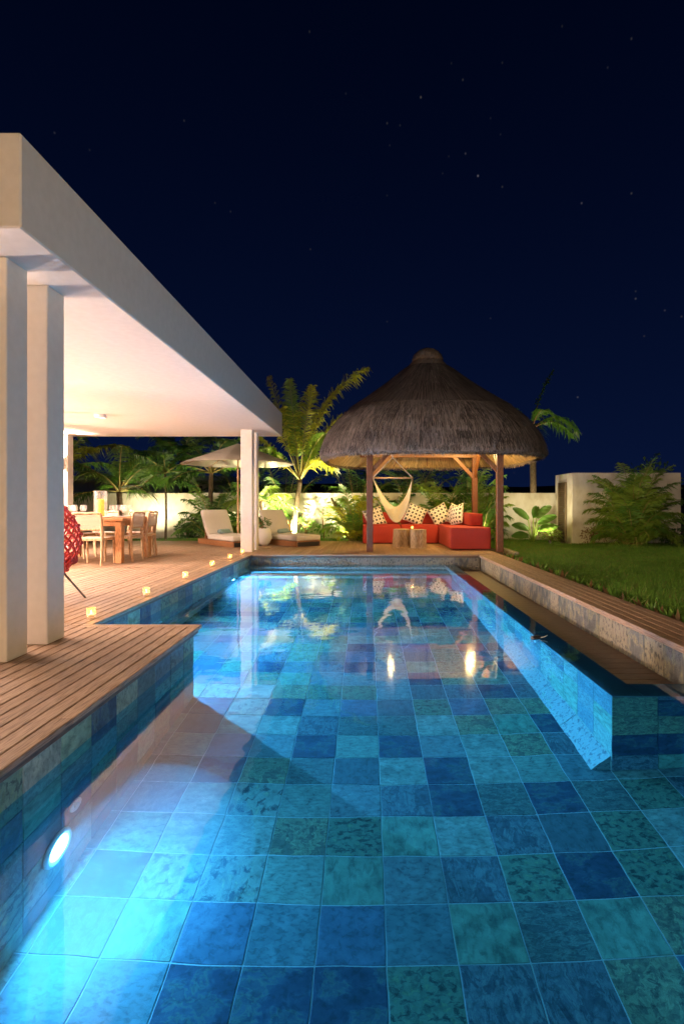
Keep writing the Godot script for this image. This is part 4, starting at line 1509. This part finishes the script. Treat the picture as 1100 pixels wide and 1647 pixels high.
	put("pot", b.mesh(true, true), M.white_plastic, pl)
	var pot_plant := thing("potted_plant", "dark leafy plant growing in the round white pot", "plant", Vector3(-2.52, 0.37, -13.5))
	leaf_cloud(pot_plant, Vector3(0, 0.16, 0), Vector3(0.2, 0.16, 0.2), 160, 0.07, M.leaf_dark, 12)


# ------------------------------------------------------------------ plants
func bez(a: Vector3, b: Vector3, c: Vector3, t: float) -> Vector3:
	return a.lerp(b, t).lerp(b.lerp(c, t), t)

func frond(parent: Node3D, a: Vector3, b: Vector3, c: Vector3, leaf: float, n: int, droop: float, material: Material, stem: Material, width := 0.035, from := 0.14, sd := 1) -> void:
	var r := RandomNumberGenerator.new()
	r.seed = sd
	var mb := MB.new()
	for i in n:
		var t := from + (1.0 - from) * (i + 0.5) / n
		var p := bez(a, b, c, t)
		var tan := (bez(a, b, c, minf(1.0, t + 0.02)) - bez(a, b, c, t - 0.02)).normalized()
		var side := tan.cross(Vector3.UP)
		if side.length() < 0.25:
			side = tan.cross(Vector3(c.x - a.x, 0.3, c.z - a.z + 0.35))
		side = side.normalized()
		var up := side.cross(tan).normalized()
		var len := leaf * pow(sin(PI * (0.16 + 0.76 * (t - from) / (1.0 - from))), 0.8)
		for s in [-1.0, 1.0]:
			var l := len * r.randf_range(0.62, 1.15)
			var d: Vector3 = (tan * r.randf_range(0.35, 0.8) + side * s * 0.8 + up * r.randf_range(-0.15, 0.4)).normalized()
			var m := p + d * l * 0.5 - Vector3(0, droop * l * 0.1, 0)
			var e := p + d * l * 0.93 - Vector3(0, droop * l * r.randf_range(0.25, 0.65), 0)
			var w := tan.slerp(up, 0.25).normalized() * width * 0.5 * r.randf_range(0.8, 1.2)
			var k := mb.pt(p - w * 0.5); mb.pt(p + w * 0.5); mb.pt(m + w); mb.pt(m - w); mb.pt(e)
			mb.quad(k, k + 1, k + 2, k + 3)
			mb.tri(k + 3, k + 2, k + 4)
	var o := put("frond", mb.mesh(), material, parent)
	mb = MB.new()
	var path := []
	var rad := []
	for i in 9:
		path.append(bez(a, b, c, i / 8.0))
		rad.append(lerpf(0.02, 0.003, i / 8.0) * clampf(leaf * 2.2, 0.5, 1.2))
	mb.tube(path, rad, 5)
	put("rachis", mb.mesh(true, true), stem, o)

func trunk(parent: Node3D, path: Array, r0: float, r1: float, material: Material) -> void:
	var b := MB.new()
	var n := 20
	var pts := []
	var rad := []
	for i in n + 1:
		var t := i / float(n)
		pts.append(bez(path[0], path[1], path[2], t))
		rad.append(lerpf(r0, r1, t) * (1.0 + 0.07 * (i % 2)))
	b.tube(pts, rad, 10)
	put("trunk", b.mesh(true, true), material, parent)

func palm(called: String, label: String, base: Vector3, top: Vector3, count: int, length: float, leaf: float, mats: Array, sd: int, r0 := 0.09, elev := Vector2(0.1, 1.3), group := "garden palms") -> Node3D:
	var r := RandomNumberGenerator.new()
	r.seed = sd
	var t := thing(called, label, "palm", base, 0.0, group)
	var tp := top - base
	trunk(t, [Vector3.ZERO, tp * 0.5 + Vector3(0.04, 0, 0), tp], r0, r0 * 0.7, M.palm_bark)
	for k in count:
		var a := TAU * k / count * 1.0 + r.randf_range(-0.25, 0.25) + sd
		var e := lerpf(elev.x, elev.y, fposmod(k * 0.618, 1.0))
		var l := length * r.randf_range(0.8, 1.1)
		var d := Vector3(cos(a), 0, sin(a))
		var mid := tp + (d * cos(e) + Vector3.UP * sin(e)) * l * 0.6
		var end := tp + d * l * (0.55 + 0.4 * cos(e)) + Vector3.UP * l * (sin(e) * 0.85 - 0.28)
		frond(t, tp, mid, end, leaf, int(26 + 9 * length), r.randf_range(0.9, 1.6), mats[k % mats.size()], M.rachis, 0.036, 0.16, sd * 100 + k)
	return t

func clump(called: String, label: String, base: Vector3, count: int, length: float, spread: float, leaf: float, mats: Array, sd: int, group := "feathery palm clumps") -> Node3D:
	var r := RandomNumberGenerator.new()
	r.seed = sd
	var t := thing(called, label, "palm", base, 0.0, group)
	for k in 5:
		var a := TAU * k / 5.0 + sd
		var b := MB.new()
		var o := Vector3(cos(a), 0, sin(a)) * 0.1
		b.tube([o, o * 1.6 + Vector3(0, length * 0.16, 0)], [0.026, 0.018], 8)
		put("cane", b.mesh(true, true), M.green_bark, t)
	count = int(count * 1.9)
	for k in count:
		var a := TAU * fposmod(k * 0.381966, 1.0) + r.randf_range(-0.2, 0.2)
		var f := sqrt((k + 0.5) / count)
		var e := lerpf(1.5, 0.55, f * f)
		var l := length * r.randf_range(0.75, 1.1) * lerpf(1.0, 0.72, f * f)
		var d := Vector3(cos(a), 0, sin(a))
		var o := d * 0.12 * f
		var mid := o + (d * cos(e) * spread + Vector3.UP * sin(e)) * l * 0.68
		var end := o + d * l * spread * (0.35 + 0.65 * f) + Vector3.UP * l * (sin(e) - 0.08 - 0.4 * f)
		frond(t, o, mid, end, leaf, 34, r.randf_range(0.4, 1.2), mats[k % mats.size()], M.rachis, 0.03, 0.12, sd * 100 + k)
	return t

func leaf_cloud(parent: Node3D, centre: Vector3, size: Vector3, count: int, leaf: float, material: Material, sd: int) -> void:
	var r := RandomNumberGenerator.new()
	r.seed = sd
	var mb := MB.new()
	for k in count:
		var d := Vector3(r.randfn(), r.randfn(), r.randfn()).normalized() * pow(r.randf(), 0.45)
		var p := centre + d * size
		var out := (d + Vector3(r.randfn(), r.randfn() + 0.3, r.randfn()) * 0.5).normalized()
		var s := out.cross(Vector3(r.randfn(), r.randfn(), r.randfn())).normalized() * leaf * 0.26
		var l := leaf * r.randf_range(0.7, 1.3)
		var i := mb.pt(p); mb.pt(p + out * l * 0.5 + s); mb.pt(p + out * l - Vector3(0, l * 0.2, 0)); mb.pt(p + out * l * 0.5 - s)
		mb.quad(i, i + 1, i + 2, i + 3)
	put("foliage", mb.mesh(), material, parent)
	mb = MB.new()
	for k in 7:
		var d := Vector3(r.randfn(), absf(r.randfn()) + 0.2, r.randfn()).normalized()
		mb.tube([Vector3(centre.x, centre.y - size.y, centre.z), centre + d * size * 0.3, centre + d * size * 0.85], [0.012, 0.008, 0.003], 5)
	put("stem", mb.mesh(true), M.rachis_brown, parent)

func shrub(label: String, at: Vector3, size: Vector3, count: int, leaf: float, material: Material, sd: int) -> void:
	var t := thing("shrub", label, "shrub", at, 0.0, "shrubs in the garden beds")
	leaf_cloud(t, Vector3(0, size.y, 0), size, count, leaf, material, sd)

func garden() -> void:
	var y := -0.07
	# the tall yellow lit palm with upright fronds
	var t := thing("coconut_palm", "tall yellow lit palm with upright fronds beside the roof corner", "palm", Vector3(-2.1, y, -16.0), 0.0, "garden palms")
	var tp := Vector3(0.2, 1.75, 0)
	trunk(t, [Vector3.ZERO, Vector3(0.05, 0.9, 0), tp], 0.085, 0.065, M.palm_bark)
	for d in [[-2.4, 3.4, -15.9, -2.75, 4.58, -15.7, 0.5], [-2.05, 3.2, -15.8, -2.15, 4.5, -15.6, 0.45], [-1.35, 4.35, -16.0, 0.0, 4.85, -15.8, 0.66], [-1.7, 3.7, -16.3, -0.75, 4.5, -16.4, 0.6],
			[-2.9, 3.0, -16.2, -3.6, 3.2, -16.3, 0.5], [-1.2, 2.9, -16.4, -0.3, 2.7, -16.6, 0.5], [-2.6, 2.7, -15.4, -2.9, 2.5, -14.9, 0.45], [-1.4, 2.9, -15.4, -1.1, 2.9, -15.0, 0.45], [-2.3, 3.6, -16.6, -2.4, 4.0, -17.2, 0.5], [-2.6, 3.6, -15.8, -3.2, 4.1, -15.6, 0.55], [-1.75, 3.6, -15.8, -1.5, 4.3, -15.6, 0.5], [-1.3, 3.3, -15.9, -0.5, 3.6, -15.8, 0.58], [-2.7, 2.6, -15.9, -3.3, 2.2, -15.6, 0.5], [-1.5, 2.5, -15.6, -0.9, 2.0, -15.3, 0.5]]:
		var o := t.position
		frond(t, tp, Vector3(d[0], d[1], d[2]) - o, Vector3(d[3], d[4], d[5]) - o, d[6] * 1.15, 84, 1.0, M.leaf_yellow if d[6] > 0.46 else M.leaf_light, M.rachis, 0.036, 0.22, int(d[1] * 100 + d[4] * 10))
	# the palm behind the gazebo on the sea side
	t = thing("coconut_palm_dark", "dim tall palm rising behind the right edge of the thatched roof", "palm", Vector3(5.3, -1.7, -18.0), 0.0, "garden palms")
	tp = Vector3(0, 5.1, 0)
	trunk(t, [Vector3.ZERO, Vector3(0.1, 2.5, 0), tp], 0.12, 0.09, M.palm_bark)
	for d in [[5.5, 4.6, -18.0, 5.95, 5.3, -17.9, 0.5], [6.1, 4.25, -18.0, 6.75, 3.3, -17.9, 0.55], [4.9, 4.2, -18.0, 4.3, 4.1, -18.0, 0.5], [5.8, 3.9, -17.3, 6.2, 3.0, -16.8, 0.5], [4.8, 3.9, -17.4, 4.2, 3.0, -17.0, 0.5], [5.6, 4.0, -18.8, 6.0, 3.2, -19.4, 0.5], [5.0, 4.1, -18.7, 4.6, 3.4, -19.3, 0.5], [5.35, 4.2, -17.4, 5.4, 3.7, -16.6, 0.45]]:
		var o := t.position
		frond(t, tp, Vector3(d[0], d[1], d[2]) - o, Vector3(d[3], d[4], d[5]) - o, d[6], 52, 1.2, M.leaf_green, M.rachis_brown, 0.045, 0.18, int(d[1] * 100 + d[3] * 10))
	palm("low_palm", "wide palm with arching fronds behind the dining table", Vector3(-6.9, y, -15.7), Vector3(-6.9, 1.35, -15.6), 15, 2.3, 0.55, [M.leaf_green, M.leaf_dark, M.leaf_green], 3, 0.1, Vector2(0.05, 1.25))
	palm("corner_palm", "yellowish palm at the end pillar beyond the terrace", Vector3(-8.8, y, -16.1), Vector3(-8.7, 2.0, -16.0), 12, 2.0, 0.5, [M.leaf_light, M.leaf_yellow, M.leaf_green], 5, 0.1)
	palm("slender_palm", "slender palm with a thin trunk before the wall, between table and loungers", Vector3(-5.75, y, -16.0), Vector3(-5.76, 1.9, -16.0), 12, 1.5, 0.42, [M.leaf_green, M.leaf_dark], 8, 0.035, Vector2(-0.1, 1.2))
	palm("wall_palm", "palm beyond the garden wall with hanging fronds beside the parasol", Vector3(-6.0, -1.8, -17.8), Vector3(-5.9, 2.4, -17.8), 12, 1.8, 0.5, [M.leaf_green, M.leaf_light], 12, 0.06)
	palm("parasol_palm", "dark palm rising behind the beige parasol", Vector3(-4.6, y, -16.2), Vector3(-4.5, 1.9, -16.2), 14, 2.0, 0.5, [M.leaf_green, M.leaf_dark], 15, 0.08)
	palm("dwarf_palm", "dwarf palm with drooping fronds between pillar and second lounger", Vector3(-3.0, y, -15.9), Vector3(-3.0, 1.1, -15.8), 11, 1.1, 0.34, [M.leaf_green, M.leaf_light], 18, 0.06, Vector2(-0.2, 1.0))
	clump("feather_palm", "bushy palm clump behind the first lounger", Vector3(-4.3, y, -15.7), 18, 2.1, 0.6, 0.34, [M.leaf_green, M.leaf_dark], 23)
	clump("bright_clump", "low bright green clump lit beside the first lounger", Vector3(-3.72, y, -15.45), 12, 0.75, 0.7, 0.2, [M.leaf_light], 25)
	# leaning lit palm beside the front gazebo post
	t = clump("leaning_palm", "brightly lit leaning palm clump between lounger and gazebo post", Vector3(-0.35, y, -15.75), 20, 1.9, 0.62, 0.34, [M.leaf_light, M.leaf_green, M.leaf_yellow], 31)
	for k in 3:
		trunk(t, [Vector3(0.05 * k, 0, 0), Vector3(-0.18 - 0.05 * k, 0.5, 0), Vector3(-0.45 - 0.1 * k, 1.05 + 0.1 * k, 0.05 * k)], 0.05, 0.035, M.green_bark)
	clump("sofa_palm", "feathery palm clump behind the red sofa corner", Vector3(2.2, y, -15.95), 24, 2.1, 0.62, 0.34, [M.leaf_green, M.leaf_light, M.leaf_dark], 35)
	clump("post_palm", "feathery palm clump behind the rear gazebo post", Vector3(3.3, y, -16.1), 18, 2.2, 0.5, 0.34, [M.leaf_light, M.leaf_green], 38)
	clump("hammock_palm", "palm clump against the wall behind the hammock chair", Vector3(0.75, y, -16.2), 12, 2.0, 0.5, 0.3, [M.leaf_green, M.leaf_dark], 41)
	clump("lawn_palm", "large bushy palm clump on the lawn before the shed", Vector3(6.75, -0.1, -14.2), 44, 2.5, 0.6, 0.46, [M.leaf_green, M.leaf_light, M.leaf_light], 44)
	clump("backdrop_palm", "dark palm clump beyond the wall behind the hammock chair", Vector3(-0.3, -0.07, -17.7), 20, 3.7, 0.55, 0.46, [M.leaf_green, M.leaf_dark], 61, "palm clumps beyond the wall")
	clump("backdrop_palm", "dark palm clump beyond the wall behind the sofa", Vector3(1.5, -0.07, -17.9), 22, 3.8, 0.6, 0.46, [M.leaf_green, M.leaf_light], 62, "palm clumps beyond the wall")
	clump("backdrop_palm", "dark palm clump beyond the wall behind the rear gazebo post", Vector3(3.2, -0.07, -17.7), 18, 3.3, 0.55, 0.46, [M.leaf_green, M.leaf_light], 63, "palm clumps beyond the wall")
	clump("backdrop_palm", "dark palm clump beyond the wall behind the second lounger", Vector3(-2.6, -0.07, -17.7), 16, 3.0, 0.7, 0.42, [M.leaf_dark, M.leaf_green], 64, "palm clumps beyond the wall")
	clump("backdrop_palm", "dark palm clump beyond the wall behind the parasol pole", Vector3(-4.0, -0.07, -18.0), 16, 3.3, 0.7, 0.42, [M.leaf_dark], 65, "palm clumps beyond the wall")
	# broad leaved plant
	t = thing("broad_leaf_plant", "broad leaved banana like plant before the wall beside the shed", "plant", Vector3(4.55, -0.1, -15.4))
	for d in [[-0.55, 1.05, 0.2, 0.5], [0.42, 1.12, 0.1, 0.62], [0.62, 0.85, -0.1, 0.5], [-0.6, 0.62, 0.3, 0.42], [-0.62, 0.34, 0.35, 0.4], [0.2, 1.1, -0.3, 0.5], [0.5, 0.6, 0.4, 0.42]]:
		var e := Vector3(d[0], d[1], d[2])
		var m := Vector3(d[0] * 0.25, d[1] * 0.65, d[2] * 0.3)
		var b := MB.new()
		b.tube([Vector3.ZERO, m * 0.6, m], [0.018, 0.014, 0.01], 6)
		put("stalk", b.mesh(true, true), M.leaf_light, t)
		b = MB.new()
		var dir := (e - m).normalized()
		var side := dir.cross(Vector3(0.1, 0.4, 1)).normalized()
		var nor := side.cross(dir)
		var rows := []
		for i in 11:
			var w := i / 10.0
			var ring := PackedVector3Array()
			var hw: float = 0.11 * pow(sin(PI * (0.06 + 0.9 * w)), 0.6)
			var p := m + (e - m) * w * 1.15 - Vector3(0, 0.12 * w * w, 0)
			for j in 5:
				var f := j / 4.0 * 2.0 - 1.0
				ring.append(p + side * f * hw + nor * (absf(f) * 0.035 + 0.008 * sin(w * 40.0 + f * 3.0)))
			rows.append(ring)
		b.grid(rows)
		put("leaf", b.mesh(true), M.leaf_green, t)
	# shrubs
	shrub("small dark shrub against the wall between table and loungers", Vector3(-5.15, y, -16.1), Vector3(0.32, 0.36, 0.28), 420, 0.1, M.leaf_dark, 51)
	shrub("thin leafy shrub at the foot of the wall behind the second lounger", Vector3(-1.75, y, -16.2), Vector3(0.3, 0.45, 0.2), 90, 0.11, M.leaf_green, 52)
	shrub("sparse shrub on the lit wall beside the leaning palm", Vector3(-1.25, y, -16.3), Vector3(0.25, 0.5, 0.15), 60, 0.1, M.leaf_green, 53)
	shrub("pale flowering shrub between the broad leaved plant and the shed", Vector3(5.15, -0.1, -15.7), Vector3(0.3, 0.22, 0.25), 300, 0.08, M.leaf_light, 54)
	shrub("dry twiggy shrub at the shed corner under the lawn palm", Vector3(5.95, -0.1, -14.7), Vector3(0.35, 0.3, 0.25), 160, 0.07, M.leaf_red, 55)
	shrub("low dark shrub at the foot of the lawn palm toward the shed end", Vector3(8.0, -0.1, -14.6), Vector3(0.5, 0.25, 0.3), 300, 0.09, M.leaf_dark, 56)
	shrub("dark tree crown rising behind the shed", Vector3(8.9, 0.6, -17.6), Vector3(0.9, 0.9, 0.7), 900, 0.16, M.leaf_green, 57)
	shrub("low green shrub behind the near sofa end", Vector3(-0.1, y, -15.55), Vector3(0.3, 0.2, 0.2), 220, 0.07, M.leaf_light, 58)
	shrub("rounded dark bush beyond the wall beside the palm trunk", Vector3(4.35, 0.2, -18.2), Vector3(0.55, 0.65, 0.4), 420, 0.12, M.leaf_dark, 59)
	# cordyline
	t = thing("spiky_plant", "reddish spiky plant behind the second lounger", "plant", Vector3(-2.1, y, -15.5))
	for k in 13:
		var a := TAU * k * 0.381966
		var e := lerpf(1.4, 0.6, k / 13.0)
		var b := MB.new()
		var d := Vector3(cos(a) * cos(e), sin(e), sin(a) * cos(e))
		var s := d.cross(Vector3.UP).normalized() * 0.018
		var o := Vector3(0, 0.25, 0)
		var i := b.pt(o - s * 0.6); b.pt(o + s * 0.6); b.pt(o + d * 0.25 + s); b.pt(o + d * 0.25 - s); b.pt(o + d * 0.48 - Vector3(0, 0.05, 0))
		b.quad(i, i + 1, i + 2, i + 3); b.tri(i + 3, i + 2, i + 4)
		put("leaf", b.mesh(), M.leaf_red, t)
	var b := MB.new()
	b.tube([Vector3.ZERO, Vector3(0, 0.27, 0)], [0.02, 0.015], 8)
	put("stem", b.mesh(true, true), M.rachis_brown, t)
	# edging plants along the bench
	var r := RandomNumberGenerator.new()
	r.seed = 9
	for k in 46:
		var z := -4.5 - 7.0 * pow(k / 46.0, 1.3) - r.randf() * 0.05
		var p := thing("edging_plant", "small lance leaved plant in the row between bench planks and lawn", "plant", Vector3(2.77 + r.randf() * 0.07, -0.1, z), r.randf() * TAU, "edging plants along the bench")
		b = MB.new()
		for j in 7:
			var a := TAU * j / 7.0 + r.randf()
			var e := r.randf_range(0.7, 1.35)
			var l := r.randf_range(0.09, 0.19)
			var d := Vector3(cos(a) * cos(e), sin(e), sin(a) * cos(e))
			var s := Vector3(-sin(a), 0, cos(a)) * l * 0.11
			var i := b.pt(Vector3.ZERO - s * 0.3); b.pt(s * 0.3); b.pt(d * l * 0.55 + s); b.pt(d * l * 0.55 - s); b.pt(d * l - Vector3(0, l * 0.1, 0) + d * 0.01)
			b.quad(i, i + 1, i + 2, i + 3); b.tri(i + 3, i + 2, i + 4)
		put("leaves", b.mesh(), M.leaf_green if k % 3 else M.leaf_red, p)


# ------------------------------------------------------------------ candles
func candles() -> void:
	var amber := Color(1.0, 0.72, 0.36)
	var jars := [Vector3(-2.41, 0.001, -4.9), Vector3(-2.4, 0.001, -6.1), Vector3(-2.43, 0.001, -7.5), Vector3(-2.47, 0.001, -8.95), Vector3(-2.48, 0.001, -10.15), Vector3(-2.5, 0.001, -11.25), Vector3(1.03, 0.43, -12.75)]
	var names := ["amber glass candle jar on the deck edge right beside the jutting platform", "amber candle jar on the deck edge, second from the jutting platform", "amber candle jar on the deck edge, third from the jutting platform", "amber candle jar on the deck edge, third from the far white pillar", "amber candle jar on the deck edge, second from the far white pillar", "amber candle jar on the deck at the foot of the far white pillar", "small amber candle jar glowing on the pale stump table"]
	for k in jars.size():
		var small := 0.65 if k == 6 else 0.82
		var t := thing("candle_jar", names[k], "candle jar", jars[k], 0.0, "glowing candle jars")
		var b := MB.new()
		b.lathe([[0.035 * small, 0.0], [0.047 * small, 0.006], [0.05 * small, 0.05 * small], [0.046 * small, 0.1 * small], [0.05 * small, 0.11 * small], [0.044 * small, 0.11 * small], [0.042 * small, 0.09 * small], [0.045 * small, 0.05 * small], [0.03 * small, 0.012]], 18)
		put("jar", b.mesh(true, true), M.jar_glass, t)
		b = MB.new()
		b.lathe([[0.036 * small, 0.014], [0.036 * small, 0.045 * small], [0.02 * small, 0.047 * small]], 16)
		put("candle_wax", b.mesh(true, true), lamp_mat("wax_glow", Color(1.0, 0.7, 0.3), 0.28), t)
		b = MB.new()
		b.lathe([[0.002, 0.05 * small], [0.007, 0.06 * small], [0.006, 0.07 * small], [0.001, 0.088 * small]], 10)
		put("flame", b.mesh(true, true), lamp_mat("flame_glow", Color(1.0, 0.8, 0.45), 12.0), t)
		omni(t, Vector3(0, 0.068 * small, 0), amber, 0.03, 0.012)
